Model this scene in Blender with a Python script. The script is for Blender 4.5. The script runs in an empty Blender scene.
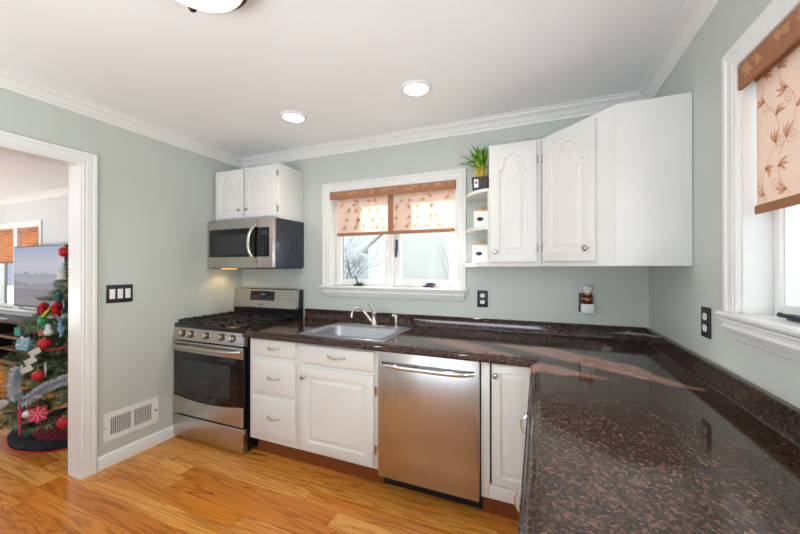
import bpy, bmesh, math, random
from mathutils import Vector, Matrix, noise
PI = math.pi
C = bpy.context.scene.collection
scene = bpy.context.scene

# ------------------------------------------------------------------ camera, sky, sun, area lights, exposure
cam_d = bpy.data.cameras.new('camera')
cam_d.sensor_width = 36.0
cam_d.lens = 334.116 / 800 * 36
cam_d.clip_start = 0.02
cam = bpy.data.objects.new('camera', cam_d)
C.objects.link(cam)
cam.location = (2.738, -2.488, 1.365)
cam.rotation_euler = (math.radians(90.165), 0, math.radians(22.474))
scene.camera = cam

world = bpy.data.worlds.new('sky')
scene.world = world
world.use_nodes = True
wt = world.node_tree
wt.nodes.clear()
w_out = wt.nodes.new('ShaderNodeOutputWorld')
w_bg = wt.nodes.new('ShaderNodeBackground')
w_tc = wt.nodes.new('ShaderNodeTexCoord')
w_sep = wt.nodes.new('ShaderNodeSeparateXYZ')
w_ramp = wt.nodes.new('ShaderNodeValToRGB')
w_ramp.color_ramp.elements[0].position = 0.0
w_ramp.color_ramp.elements[0].color = (0.56, 0.62, 0.80, 1)
w_ramp.color_ramp.elements[1].position = 0.75
w_ramp.color_ramp.elements[1].color = (0.86, 0.92, 1.0, 1)
wt.links.new(w_tc.outputs['Generated'], w_sep.inputs[0])
wt.links.new(w_sep.outputs['Z'], w_ramp.inputs[0])
wt.links.new(w_ramp.outputs[0], w_bg.inputs[0])
w_bg.inputs[1].default_value = 1.05
wt.links.new(w_bg.outputs[0], w_out.inputs[0])

SUN_DIR = Vector((0.83, -0.55, -0.42)).normalized()      # the way the sunlight travels
sun_d = bpy.data.lights.new('sun', 'SUN')
sun_d.energy = 42.0
sun_d.angle = math.radians(0.6)
sun_d.color = (1.0, 0.97, 0.93)
sun = bpy.data.objects.new('sun', sun_d)
C.objects.link(sun)
sun.rotation_euler = SUN_DIR.to_track_quat('-Z', 'Y').to_euler()

def area_light(name, loc, direction, sx, sy, watts, color):
    l = bpy.data.lights.new(name, 'AREA')
    l.shape = 'RECTANGLE'; l.size = sx; l.size_y = sy
    l.energy = watts; l.color = color
    o = bpy.data.objects.new(name, l)
    C.objects.link(o)
    o.location = loc
    o.rotation_euler = Vector(direction).to_track_quat('-Z', 'Y').to_euler()
    return o
# added fill lamps: uplights for both ceilings, and one at the side window
area_light('kitchen_fill_uplight', (1.70, -4.00, 0.9), (0, 0.2, 1), 2.2, 1.4, 104, (0.91, 0.965, 1.0))
area_light('living_fill_uplight', (-4.6, -3.20, 0.7), (0, 0.05, 1), 2.6, 1.8, 172, (0.94, 0.975, 1.0))
area_light('side_window_fill', (3.50, -1.85, 1.40), (-1, 0, -0.05), 0.46, 0.34, 16, (0.94, 0.97, 1.0))

scene.view_settings.view_transform = 'Standard'
scene.view_settings.look = 'None'
scene.view_settings.gamma = 1.0
scene.view_settings.use_curve_mapping = False
scene.view_settings.exposure = 0.0

# ------------------------------------------------------------------ materials
def lin(c):
    return tuple((x / 255 / 12.92 if x / 255 <= 0.04045 else ((x / 255 + 0.055) / 1.055) ** 2.4) for x in c) + (1.0,)

class NT:
    def __init__(self, name):
        self.m = bpy.data.materials.new(name)
        self.m.use_nodes = True
        self.t = self.m.node_tree
        self.t.nodes.clear()
        self.out = self.n('ShaderNodeOutputMaterial')
    def n(self, kind, **kw):
        nd = self.t.nodes.new(kind)
        for k, v in kw.items():
            if k.startswith('i_'):
                nd.inputs[k[2:].replace('_', ' ')].default_value = v
            else:
                setattr(nd, k, v)
        return nd
    def l(self, a, b):
        self.t.links.new(a, b)
    def coords(self, scale=(1, 1, 1), kind='Object'):
        tc = self.n('ShaderNodeTexCoord')
        mp = self.n('ShaderNodeMapping')
        mp.inputs['Scale'].default_value = scale
        self.l(tc.outputs[kind], mp.inputs[0])
        return mp.outputs[0]
    def noise(self, vec, scale, detail=3, rough=0.5, dist=0.0):
        nd = self.n('ShaderNodeTexNoise')
        nd.inputs['Scale'].default_value = scale
        nd.inputs['Detail'].default_value = detail
        nd.inputs['Roughness'].default_value = rough
        nd.inputs['Distortion'].default_value = dist
        if vec is not None: self.l(vec, nd.inputs['Vector'])
        return nd.outputs['Fac']
    def ramp(self, fac, stops):
        nd = self.n('ShaderNodeValToRGB')
        e = nd.color_ramp.elements
        while len(e) < len(stops): e.new(0.5)
        for i, (p, c) in enumerate(stops):
            e[i].position = p; e[i].color = c
        self.l(fac, nd.inputs[0])
        return nd.outputs[0]
    def math(self, op, a, b=None, c=None):
        nd = self.n('ShaderNodeMath', operation=op)
        for i, v in enumerate((a, b, c)):
            if v is None: continue
            if isinstance(v, (int, float)): nd.inputs[i].default_value = v
            else: self.l(v, nd.inputs[i])
        return nd.outputs[0]
    def mix(self, fac, a, b, mode='MIX'):
        nd = self.n('ShaderNodeMix', data_type='RGBA', blend_type=mode)
        for s, v in ((0, fac), (6, a), (7, b)):
            if isinstance(v, (int, float, tuple)): nd.inputs[s].default_value = v
            else: self.l(v, nd.inputs[s])
        return nd.outputs[2]
    def bump(self, h, strength, dist=0.002):
        nd = self.n('ShaderNodeBump')
        nd.inputs['Strength'].default_value = strength
        nd.inputs['Distance'].default_value = dist
        self.l(h, nd.inputs['Height'])
        return nd.outputs[0]
    def bsdf(self, color, rough=0.5, metal=0.0, normal=None, **kw):
        b = self.n('ShaderNodeBsdfPrincipled')
        for k, v in (('Base Color', color), ('Roughness', rough), ('Metallic', metal)):
            if isinstance(v, (int, float, tuple)): b.inputs[k].default_value = v
            else: self.l(v, b.inputs[k])
        if normal is not None: self.l(normal, b.inputs['Normal'])
        for k, v in kw.items():
            b.inputs[k.replace('_', ' ')].default_value = v
        self.l(b.outputs[0], self.out.inputs[0])
        return b

def plain(name, rgb, rough=0.5, metal=0.0, var=0.04, bump=0.0, scale=8.0, **kw):
    t = NT(name)
    v = t.coords()
    f = t.noise(v, scale, 3)
    c = lin(rgb)
    lo = tuple(x * (1 - var) for x in c[:3]) + (1,)
    hi = tuple(min(1, x * (1 + var)) for x in c[:3]) + (1,)
    col = t.ramp(f, [(0.3, lo), (0.7, hi)])
    nrm = t.bump(t.noise(v, 220, 2), bump, 0.001) if bump else None
    t.bsdf(col, rough, metal, nrm, **kw)
    return t.m

def emit(name, rgb, strength):
    t = NT(name)
    b = t.bsdf(lin(rgb), 0.4)
    b.inputs['Emission Color'].default_value = lin(rgb)
    b.inputs['Emission Strength'].default_value = strength
    return t.m

def wall_paint(name, rgb):
    t = NT(name)
    v = t.coords()
    f = t.noise(v, 1.3, 4)
    c = lin(rgb)
    col = t.ramp(f, [(0.3, tuple(x * 0.965 for x in c[:3]) + (1,)), (0.7, tuple(x * 1.02 for x in c[:3]) + (1,))])
    t.bsdf(col, 0.42, 0, t.bump(t.noise(v, 160, 2), 0.05, 0.001))
    return t.m

def steel(name, rgb, rough=0.28, along=(24, 24, 0.5)):
    t = NT(name)
    v = t.coords(along)
    f = t.noise(v, 3, 2)
    c = lin(rgb)
    col = t.ramp(f, [(0.3, tuple(x * 0.98 for x in c[:3]) + (1,)), (0.7, tuple(min(1, x * 1.01) for x in c[:3]) + (1,))])
    r = t.math('MULTIPLY_ADD', f, 0.02, rough - 0.01)
    t.bsdf(col, r, 1.0, None)
    return t.m

def floor_material():
    t = NT('oak_plank_floor')
    v = t.coords()
    sp = t.n('ShaderNodeSeparateXYZ'); t.l(v, sp.inputs[0])
    PW, PL = 0.105, 1.15
    ry = t.math('DIVIDE', t.math('ADD', sp.outputs['Y'], 0.055 + 20 * PW), PW)
    row = t.math('FLOOR', ry)
    wn = t.n('ShaderNodeTexWhiteNoise', noise_dimensions='1D'); t.l(row, wn.inputs['W'])
    rx = t.math('DIVIDE', t.math('ADD', t.math('ADD', sp.outputs['X'], 20.0), t.math('MULTIPLY', wn.outputs['Value'], PL * 3)), PL)
    colm = t.math('FLOOR', rx)
    cid = t.n('ShaderNodeCombineXYZ'); t.l(row, cid.inputs[0]); t.l(colm, cid.inputs[1])
    wc = t.n('ShaderNodeTexWhiteNoise', noise_dimensions='2D'); t.l(cid.outputs[0], wc.inputs['Vector'])
    tone = t.ramp(wc.outputs['Value'], [(0.0, lin((186, 110, 36))), (0.22, lin((208, 129, 44))), (0.5, lin((219, 145, 58))),
                                       (0.78, lin((229, 164, 82))), (1.0, lin((194, 115, 38)))])
    # grain: stretched along the plank, shifted per plank
    off = t.n('ShaderNodeVectorMath', operation='ADD')
    sc = t.n('ShaderNodeVectorMath', operation='SCALE'); t.l(wc.outputs['Color'], sc.inputs[0]); sc.inputs['Scale'].default_value = 23.0
    t.l(v, off.inputs[0]); t.l(sc.outputs[0], off.inputs[1])
    mp = t.n('ShaderNodeMapping'); mp.inputs['Scale'].default_value = (0.7, 9, 9); t.l(off.outputs[0], mp.inputs[0])
    g1 = t.noise(mp.outputs[0], 1.6, 2, 0.5, 0.6)
    rings = t.math('FRACT', t.math('MULTIPLY', g1, 7.0))
    rings = t.math('ABSOLUTE', t.math('SUBTRACT', rings, 0.5))
    mp2 = t.n('ShaderNodeMapping'); mp2.inputs['Scale'].default_value = (3, 120, 120); t.l(off.outputs[0], mp2.inputs[0])
    g2 = t.noise(mp2.outputs[0], 1.5, 3)
    grain = t.ramp(rings, [(0.0, (0.50, 0.40, 0.30, 1)), (0.20, (0.92, 0.88, 0.84, 1)), (0.5, (1.04, 1.04, 1.04, 1))])
    fine = t.ramp(g2, [(0.3, (0.86, 0.82, 0.78, 1)), (0.65, (1.04, 1.04, 1.04, 1))])
    c = t.mix(0.75, tone, grain, 'MULTIPLY')
    c = t.mix(0.8, c, fine, 'MULTIPLY')
    # knots and dark mineral streaks, here and there
    mp3 = t.n('ShaderNodeMapping'); mp3.inputs['Scale'].default_value = (2.0, 7.5, 7.5); t.l(off.outputs[0], mp3.inputs[0])
    k = t.noise(mp3.outputs[0], 1.15, 3, 0.55, 0.8)
    knot = t.ramp(k, [(0.25, (0.25, 0.13, 0.06, 1)), (0.335, (1, 1, 1, 1))])
    c = t.mix(0.9, c, knot, 'MULTIPLY')
    # seams
    fy = t.math('FRACT', ry); fx = t.math('FRACT', rx)
    ey = t.math('MINIMUM', fy, t.math('SUBTRACT', 1.0, fy))
    ex = t.math('MULTIPLY', t.math('MINIMUM', fx, t.math('SUBTRACT', 1.0, fx)), PL / PW)
    edge = t.math('MINIMUM', ex, ey)
    seam = t.ramp(edge, [(0.0, (0.36, 0.24, 0.14, 1)), (0.022, (1, 1, 1, 1))])
    c = t.mix(0.8, c, seam, 'MULTIPLY')
    t.bsdf(c, 0.24, 0, t.bump(edge_h(t, edge), 0.25, 0.001), Specular_IOR_Level=0.4)
    return t.m

def edge_h(t, edge):
    return t.math('MINIMUM', t.math('MULTIPLY', edge, 30.0), 1.0)

def granite_material():
    t = NT('brown_speckled_granite')
    v = t.coords()
    vo = t.n('ShaderNodeTexVoronoi'); vo.inputs['Scale'].default_value = 180; t.l(v, vo.inputs['Vector'])
    sp = t.n('ShaderNodeSeparateColor'); t.l(vo.outputs['Color'], sp.inputs[0])
    c1 = t.ramp(sp.outputs[0], [(0.0, lin((24, 19, 20))), (0.30, lin((42, 30, 28))), (0.52, lin((64, 44, 38))), (0.74, lin((78, 54, 46))), (0.90, lin((98, 74, 64)))])
    v2 = t.n('ShaderNodeTexVoronoi'); v2.inputs['Scale'].default_value = 320; t.l(v, v2.inputs['Vector'])
    s2 = t.n('ShaderNodeSeparateColor'); t.l(v2.outputs['Color'], s2.inputs[0])
    cell = t.ramp(s2.outputs[1], [(0.0, (0.40, 0.38, 0.39, 1)), (0.35, (0.90, 0.87, 0.85, 1)), (1.0, (1.18, 1.10, 1.05, 1))])
    c = t.mix(0.8, c1, cell, 'MULTIPLY')
    big = t.ramp(t.noise(v, 22, 3, 0.6), [(0.36, (0.62, 0.58, 0.58, 1)), (0.62, (1.08, 1.04, 1.0, 1))])
    c = t.mix(0.8, c, big, 'MULTIPLY')
    t.bsdf(c, 0.09, 0, None, Specular_IOR_Level=0.5)
    return t.m

def fabric_material(name, rgb, trans, scale=900):
    t = NT(name)
    v = t.coords()
    c = lin(rgb)
    w = t.noise(t.coords((1, 1, 0.15)), scale, 2)
    w2 = t.noise(t.coords((0.15, 0.15, 1)), scale, 2)
    f = t.math('MULTIPLY', t.math('ADD', w, w2), 0.5)
    col = t.ramp(f, [(0.35, tuple(x * 0.88 for x in c[:3]) + (1,)), (0.62, tuple(min(1, x * 1.07) for x in c[:3]) + (1,))])
    d = t.n('ShaderNodeBsdfDiffuse'); t.l(col, d.inputs[0])
    if trans > 0:
        tr = t.n('ShaderNodeBsdfTranslucent'); t.l(col, tr.inputs[0])
        mx = t.n('ShaderNodeMixShader'); mx.inputs[0].default_value = trans
        t.l(d.outputs[0], mx.inputs[1]); t.l(tr.outputs[0], mx.inputs[2])
        t.l(mx.outputs[0], t.out.inputs[0])
    else:
        t.l(d.outputs[0], t.out.inputs[0])
    return t.m

def glass_material(name, tint=(1, 1, 1), gloss=0.06):
    t = NT(name)
    tr = t.n('ShaderNodeBsdfTransparent'); tr.inputs[0].default_value = tint + (1,)
    gl = t.n('ShaderNodeBsdfGlossy'); gl.inputs['Roughness'].default_value = 0.01
    lw = t.n('ShaderNodeLayerWeight')
    mx = t.n('ShaderNodeMixShader')
    t.l(t.math('MULTIPLY_ADD', t.math('POWER', lw.outputs['Facing'], 5.0), 0.6, 0.02), mx.inputs[0])
    t.l(tr.outputs[0], mx.inputs[1]); t.l(gl.outputs[0], mx.inputs[2])
    t.l(mx.outputs[0], t.out.inputs[0])
    return t.m

def tv_material():
    # a misty lake under ridges, as on the screen
    t = NT('television_picture')
    tc = t.n('ShaderNodeTexCoord')
    sp = t.n('ShaderNodeSeparateXYZ'); t.l(tc.outputs['Generated'], sp.inputs[0])
    x, z = sp.outputs['X'], sp.outputs['Z']
    zz = t.math('ABSOLUTE', t.math('SUBTRACT', z, 0.26))         # mirrored about the shore
    zz = t.math('ADD', zz, 0.26)
    cx = t.n('ShaderNodeCombineXYZ'); t.l(x, cx.inputs[0])
    r1 = t.noise(cx.outputs[0], 6.0, 6, 0.6)
    r2 = t.noise(cx.outputs[0], 3.2, 5, 0.6); 
    h1 = t.math('MULTIPLY_ADD', r1, 0.30, 0.40)
    dip = t.math('MULTIPLY', t.math('ABSOLUTE', t.math('SUBTRACT', x, 0.45)), 0.22)
    h2 = t.math('ADD', t.math('MULTIPLY_ADD', r2, 0.32, 0.19), dip)
    sky = t.ramp(z, [(0.45, lin((186, 184, 196))), (0.7, lin((196, 196, 212))), (1.0, lin((150, 166, 205)))])
    far = t.ramp(zz, [(0.26, lin((176, 178, 190))), (0.6, lin((142, 150, 168)))])
    near = t.ramp(zz, [(0.26, lin((150, 150, 160))), (0.5, lin((128, 130, 146)))])
    m1 = t.math('LESS_THAN', zz, h1); m2 = t.math('LESS_THAN', zz, h2)
    c = t.mix(m1, sky, far); c = t.mix(m2, c, near)
    water = t.math('LESS_THAN', z, 0.26)
    c = t.mix(t.math('MULTIPLY', water, 0.55), c, lin((118, 116, 124)))
    shore = t.math('LESS_THAN', t.math('ABSOLUTE', t.math('SUBTRACT', z, 0.27)), t.math('MULTIPLY', t.noise(cx.outputs[0], 14, 3), 0.03))
    c = t.mix(t.math('MULTIPLY', shore, 0.5), c, lin((92, 90, 96)))
    b = t.bsdf((0.01, 0.01, 0.01, 1), 0.25)
    t.l(c, b.inputs['Emission Color']); b.inputs['Emission Strength'].default_value = 0.75
    return t.m

M = {}
M['sage'] = wall_paint('sage_wall_paint', (195, 202, 195))
M['grey_wall'] = wall_paint('grey_living_room_paint', (208, 210, 209))
M['ceiling'] = wall_paint('white_ceiling_paint', (241, 244, 246))
M['trim'] = plain('white_trim_paint', (231, 231, 229), 0.32, var=0.015, scale=3)
M['cab'] = plain('white_cabinet_paint', (225, 225, 222), 0.34, var=0.02, bump=0.03, scale=5)
M['floor'] = floor_material()
M['granite'] = granite_material()
M['steel'] = steel('brushed_stainless', (194, 191, 188), 0.27)
M['steel_h'] = steel('brushed_stainless_sideways', (196, 190, 184), 0.27, (0.5, 24, 24))
M['sinksteel'] = steel('satin_sink_steel', (176, 178, 184), 0.30, (6, 60, 20))
M['nickel'] = plain('satin_nickel', (196, 190, 180), 0.25, 1.0, var=0.02)
M['chrome'] = plain('chrome', (220, 222, 226), 0.10, 1.0, var=0.01)
M['black'] = plain('black_enamel', (20, 20, 22), 0.28, var=0.1)
M['iron'] = plain('cast_iron', (30, 31, 34), 0.5, 0.2, var=0.15, bump=0.2)
M['blackplastic'] = plain('black_plastic', (26, 27, 30), 0.4, var=0.08)
M['blackglass'] = plain('black_glass', (12, 12, 13), 0.05, var=0.02)
M['ovenglass'] = plain('oven_window_glass', (44, 46, 48), 0.04, var=0.02)
M['mwsheet'] = plain('dark_grey_sheet_steel', (70, 76, 88), 0.3, 0.75, var=0.06)
M['toewood'] = plain('stained_toe_kick_wood', (128, 66, 28), 0.4, var=0.18, scale=20)
M['bronze'] = plain('dark_bronze_plate', (52, 55, 62), 0.35, 0.5, var=0.08)
M['bronze_lamp'] = plain('oil_rubbed_bronze', (78, 62, 54), 0.3, 0.8, var=0.1)
M['whiteplastic'] = plain('white_plastic', (236, 236, 236), 0.35, var=0.01)
M['dark'] = plain('painted_shade_black', (10, 10, 10), 0.8)  # near-black, painted as shade in the cabinet gap and the vent
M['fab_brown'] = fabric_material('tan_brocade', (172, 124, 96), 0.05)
M['fab_peach'] = fabric_material('peach_roller_fabric', (240, 212, 194), 0.16)
def ink(name, rgb):
    t = NT(name)
    tr = t.n('ShaderNodeBsdfTransparent'); tr.inputs[0].default_value = rgb + (1,)
    t.l(tr.outputs[0], t.out.inputs[0])
    return t.m
M['fab_motif'] = ink('copper_printed_scroll', (0.80, 0.64, 0.53))
M['fab_gold'] = fabric_material('gold_scroll_thread', (194, 148, 112), 0.0)
M['glass'] = glass_material('window_glass')
M['siding'] = plain('pale_vinyl_siding', (224, 233, 229), 0.5, var=0.02)
def patchy_snow():
    t = NT('patchy_old_snow')
    f = t.noise(t.coords(), 0.9, 6, 0.6)
    t.bsdf(t.ramp(f, [(0.36, lin((168, 166, 168))), (0.46, lin((225, 228, 236))), (0.62, lin((240, 243, 250)))]), 0.8)
    return t.m
M['snow'] = patchy_snow()
M['bark'] = plain('grey_bark', (96, 90, 92), 0.9, var=0.2)
M['brush'] = plain('bare_brush', (120, 118, 124), 0.9, var=0.25, scale=3)
M['damper_dark'] = plain('bounce_damper_dark', (84, 84, 88), 0.7, var=0.15)  # dark tone to soak up sun on the added alley slab
M['low_bounce'] = plain('low_bounce_grey', (108, 110, 112), 0.6, var=0.06)  # grey picked to cut sun bounced off the unseen outer walls
M['shingle'] = plain('pale_shingles', (190, 190, 196), 0.8, var=0.1)
M['leaf'] = plain('bamboo_leaf', (96, 150, 36), 0.4, var=0.3, scale=30)
M['leaf2'] = plain('young_bamboo_leaf', (150, 186, 56), 0.4, var=0.2, scale=30)
M['stalk'] = plain('golden_bamboo_stalk', (214, 180, 66), 0.35, var=0.15, scale=40)
M['pot'] = plain('dark_brown_ceramic', (48, 40, 38), 0.3, var=0.1)
M['tag'] = plain('paper_tag', (232, 226, 236), 0.7)
M['purple'] = plain('mauve_print', (168, 120, 160), 0.7)
M['woodlid'] = plain('light_bamboo_lid', (212, 168, 104), 0.45, var=0.12, scale=25)
M['ceramic'] = plain('white_glazed_ceramic', (240, 240, 240), 0.2, var=0.01)
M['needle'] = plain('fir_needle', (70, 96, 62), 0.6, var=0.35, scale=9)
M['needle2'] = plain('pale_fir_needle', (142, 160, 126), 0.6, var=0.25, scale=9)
M['red'] = plain('red_glitter', (204, 24, 34), 0.35, var=0.15, scale=60)
M['darkred'] = plain('dark_red_beads', (150, 22, 36), 0.3, var=0.2, scale=60)
M['pink'] = plain('red_pink_felt', (214, 52, 88), 0.6, var=0.1)
M['palepink'] = plain('pale_pink_print', (240, 170, 184), 0.6, var=0.05)
M['silver'] = plain('silver_tinsel', (214, 222, 232), 0.28, 0.6, var=0.15, scale=60)
M['lightblue'] = plain('light_blue_glitter', (124, 184, 214), 0.4, var=0.1, scale=40)
M['green'] = plain('green_feather', (26, 140, 84), 0.5, var=0.2, scale=40)
M['yellow'] = plain('yellow_green_feather', (200, 214, 40), 0.5, var=0.1)
M['offwhite'] = plain('off_white_card', (216, 212, 198), 0.7, var=0.06)
M['tealfab'] = plain('teal_ribbon', (40, 104, 104), 0.5, var=0.2)
M['brownorn'] = plain('terracotta_ornament', (178, 108, 92), 0.6, var=0.15)
M['silvermatte'] = plain('matte_silver', (190, 190, 192), 0.45, 0.3)
M['tvframe'] = plain('tv_bezel', (36, 38, 46), 0.4)
M['tvpic'] = tv_material()
M['console_dark'] = plain('espresso_wood', (50, 44, 44), 0.4, var=0.12, scale=15)
M['console_wood'] = plain('walnut_frame', (122, 92, 66), 0.5, var=0.18, scale=15)
M['console_in'] = plain('black_laminate', (16, 16, 18), 0.6)
M['teal'] = plain('teal_box_card', (70, 170, 150), 0.5)
M['clearbox'] = plain('pale_paper', (226, 236, 234), 0.5, var=0.03)
M['lamp'] = emit('lamp_lens', (255, 246, 232), 2.6)
M['lampglass'] = emit('frosted_lamp_glass', (255, 240, 214), 1.05)
M['hoodlamp'] = emit('cooktop_lamp', (255, 196, 120), 6.0)
M['bluelcd'] = emit('blue_display', (40, 100, 140), 0.2)
M['legend'] = plain('grey_printed_legend', (120, 126, 136), 0.5)
M['plugred'] = plain('dark_red_glass', (96, 24, 22), 0.2, var=0.2, scale=60)
M['plugskin'] = plain('warm_cream_paint', (222, 176, 140), 0.5)
M['gold'] = plain('gold_paint', (206, 166, 98), 0.35, 0.4)

def woven():
    t = NT('woven_wood_blind')
    v = t.coords()
    f = t.noise(t.coords((3, 3, 160)), 1.0, 3)
    g = t.noise(t.coords((90, 90, 8)), 1.0, 2)
    f = t.math('MULTIPLY_ADD', g, 0.35, t.math('MULTIPLY', f, 0.65))
    col = t.ramp(f, [(0.32, lin((178, 120, 84))), (0.5, lin((226, 170, 128))), (0.68, lin((242, 202, 166)))])
    d = t.n('ShaderNodeBsdfDiffuse'); t.l(col, d.inputs[0])
    tr = t.n('ShaderNodeBsdfTranslucent'); t.l(col, tr.inputs[0])
    mx = t.n('ShaderNodeMixShader'); mx.inputs[0].default_value = 0.5
    t.l(d.outputs[0], mx.inputs[1]); t.l(tr.outputs[0], mx.inputs[2]); t.l(mx.outputs[0], t.out.inputs[0])
    return t.m
M['woven'] = woven()

def plaid():
    t = NT('buffalo_plaid_felt')
    v = t.coords()
    sp = t.n('ShaderNodeSeparateXYZ'); t.l(v, sp.inputs[0])
    a = t.math('GREATER_THAN', t.math('FRACT', t.math('MULTIPLY', t.math('ADD', sp.outputs['X'], sp.outputs['Y']), 15.0)), 0.5)
    b = t.math('GREATER_THAN', t.math('FRACT', t.math('MULTIPLY', t.math('SUBTRACT', sp.outputs['X'], sp.outputs['Y']), 15.0)), 0.5)
    s = t.math('MULTIPLY', t.math('ADD', a, b), 0.5)
    c = t.ramp(s, [(0.0, lin((198, 30, 46))), (0.5, lin((128, 22, 36))), (1.0, lin((40, 22, 28)))])
    t.bsdf(c, 0.9)
    return t.m
M['plaid'] = plaid()
M['fur'] = plain('black_faux_fur', (24, 27, 34), 0.9, var=0.3, bump=0.6, scale=60)

# ------------------------------------------------------------------ mesh helpers
class MB:
    """collects shapes in world coordinates; build() links them as ONE mesh object"""
    def __init__(self):
        self.bm = bmesh.new()
        self.X = Matrix.Identity(4)
        self.mi = 0
    def v(self, p):
        return self.bm.verts.new(self.X @ Vector(p))
    def f(self, vs):
        try:
            fc = self.bm.faces.new(vs)
            fc.material_index = self.mi
            return fc
        except ValueError:
            return None
    def box(self, x0, x1, y0, y1, z0, z1, bev=0.0, seg=2):
        vs = [self.v((x, y, z)) for x in (x0, x1) for y in (y0, y1) for z in (z0, z1)]
        fs = [self.f([vs[i] for i in q]) for q in ((0, 1, 3, 2), (4, 6, 7, 5), (0, 4, 5, 1), (2, 3, 7, 6), (0, 2, 6, 4), (1, 5, 7, 3))]
        if bev > 0:
            es = list({e for fc in fs for e in fc.edges})
            r = bmesh.ops.bevel(self.bm, geom=es, offset=bev, segments=seg, affect='EDGES', profile=0.5, material=-1)
            for fc in r['faces']: fc.material_index = self.mi
        return self
    def loft(self, loops, cap0=True, cap1=True, closed=True):
        L = [[self.v(p) for p in lp] for lp in loops]
        n = len(L[0])
        for a, b in zip(L, L[1:]):
            for i in range(n if closed else n - 1):
                j = (i + 1) % n
                self.f([a[i], a[j], b[j], b[i]])
        if cap0: self.f(list(reversed(L[0])))
        if cap1: self.f(L[-1])
        return L
    def lathe(self, prof, c=(0, 0, 0), axis='z', seg=20, hollow=False):
        """prof: (radius, height) pairs"""
        c = Vector(c)
        loops = []
        for r, h in prof:
            lp = []
            for k in range(seg):
                a = 2 * PI * k / seg
                x, y = max(r, 1e-5) * math.cos(a), max(r, 1e-5) * math.sin(a)
                p = {'z': (x, y, h), 'x': (h, x, y), 'y': (y, h, x), '-y': (x, -h, y), '-x': (-h, y, x), '-z': (y, x, -h)}[axis]
                lp.append(c + Vector(p))
            loops.append(lp)
        if hollow: self.loft(loops + [loops[0]], False, False); bmesh.ops.remove_doubles(self.bm, verts=self.bm.verts, dist=1e-6)
        else: self.loft(loops)
        return self
    def tube(self, pts, r, seg=8, caps=True):
        pts = [Vector(p) for p in pts]
        n = len(pts)
        rr = r if isinstance(r, (list, tuple)) else [r] * n
        loops = []
        prev = None
        for i, p in enumerate(pts):
            d = (pts[min(i + 1, n - 1)] - pts[max(i - 1, 0)]).normalized()
            if prev is None:
                u = d.orthogonal().normalized()
            else:
                u = (prev - d * prev.dot(d))
                u = u.normalized() if u.length > 1e-6 else d.orthogonal().normalized()
            w = d.cross(u)
            prev = u
            loops.append([p + (u * math.cos(2 * PI * k / seg) + w * math.sin(2 * PI * k / seg)) * rr[i] for k in range(seg)])
        self.loft(loops, caps, caps)
        return self
    def ball(self, c, r, seg=14, sx=1, sy=1, sz=1):
        c = Vector(c)
        loops = []
        n = max(6, seg // 2)
        for i in range(n + 1):
            th = PI * i / n
            rr = max(1e-4, math.sin(th)) * r
            h = -math.cos(th) * r
            loops.append([c + Vector((rr * math.cos(2 * PI * k / seg) * sx, rr * math.sin(2 * PI * k / seg) * sy, h * sz)) for k in range(seg)])
        self.loft(loops)
        return self
    def extrude(self, poly, a, b):
        """prism: poly is a list of 3-D points, swept from offset a to offset b"""
        a, b = Vector(a), Vector(b)
        self.loft([[Vector(p) + a for p in poly], [Vector(p) + b for p in poly]])
        return self
    def build(self, name, mat, parent=None, angle=35, smooth=True):
        bm = self.bm
        bmesh.ops.recalc_face_normals(bm, faces=bm.faces)
        off = Vector((0, 0, 0))
        p = parent
        while p is not None:
            off += p.location
            p = p.parent
        if off.length > 0:
            bmesh.ops.translate(bm, verts=bm.verts, vec=-off)
        if smooth:
            for fc in bm.faces: fc.smooth = True
        me = bpy.data.meshes.new(name)
        bm.to_mesh(me)
        bm.free()
        if smooth: me.set_sharp_from_angle(angle=math.radians(angle))
        for m in (mat if isinstance(mat, (list, tuple)) else [mat]):
            me.materials.append(M[m] if isinstance(m, str) else m)
        o = bpy.data.objects.new(name, me)
        C.objects.link(o)
        if parent is not None: o.parent = parent
        return o

def thing(name, label, cat, loc=(0, 0, 0), group=None):
    o = bpy.data.objects.new(name, None)
    o.empty_display_size = 0.05
    C.objects.link(o)
    o.location = loc
    return tag(o, label, cat, group)
def tag(o, label, cat, group=None, kind=None):
    o['label'] = label; o['category'] = cat
    if group: o['group'] = group
    if kind: o['kind'] = kind
    return o
def struct(name, label=None, cat=None, mb=None, mat=None):
    o = mb.build(name, mat) if mb is not None else bpy.data.objects.new(name, None)
    if mb is None: C.objects.link(o)
    o['kind'] = 'structure'
    if label: o['label'] = label; o['category'] = cat
    return o
def recentre(o):
    """put a one-mesh thing's origin at the middle of its base"""
    me = o.data
    xs = [v.co for v in me.vertices]
    lo = Vector((min(c.x for c in xs), min(c.y for c in xs), min(c.z for c in xs)))
    hi = Vector((max(c.x for c in xs), max(c.y for c in xs), max(c.z for c in xs)))
    c = Vector(((lo.x + hi.x) / 2, (lo.y + hi.y) / 2, lo.z))
    me.transform(Matrix.Translation(-c))
    o.location = c
    return o

def frame(origin, u, n):
    """local (u right, v up, n outward) -> world"""
    u = Vector(u).normalized(); n = Vector(n).normalized(); v = Vector((0, 0, 1))
    m = Matrix((u, v, n)).transposed().to_4x4()
    m.translation = Vector(origin)
    return m

H = 2.44
W = 3.368

# ------------------------------------------------------------------ the shell
mb = MB(); mb.box(-7.0, W + 0.25, -4.75, 0.25, -0.08, 0.0)
struct('floor', 'honey oak plank floor running through both rooms', 'floor', mb, 'floor')
mb = MB(); mb.box(-7.0, W + 0.25, -4.75, 0.25, H, H + 0.1)
struct('ceiling', 'smooth white ceiling', 'ceiling', mb, 'ceiling')

mb = MB(); mb.box(-7.0, W + 0.22, -4.75, 0.22, H + 0.101, H + 3.2)
struct('sun_block_upper', None, None, mb, 'low_bounce')  # unseen block added above the ceiling to shade the side house

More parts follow.
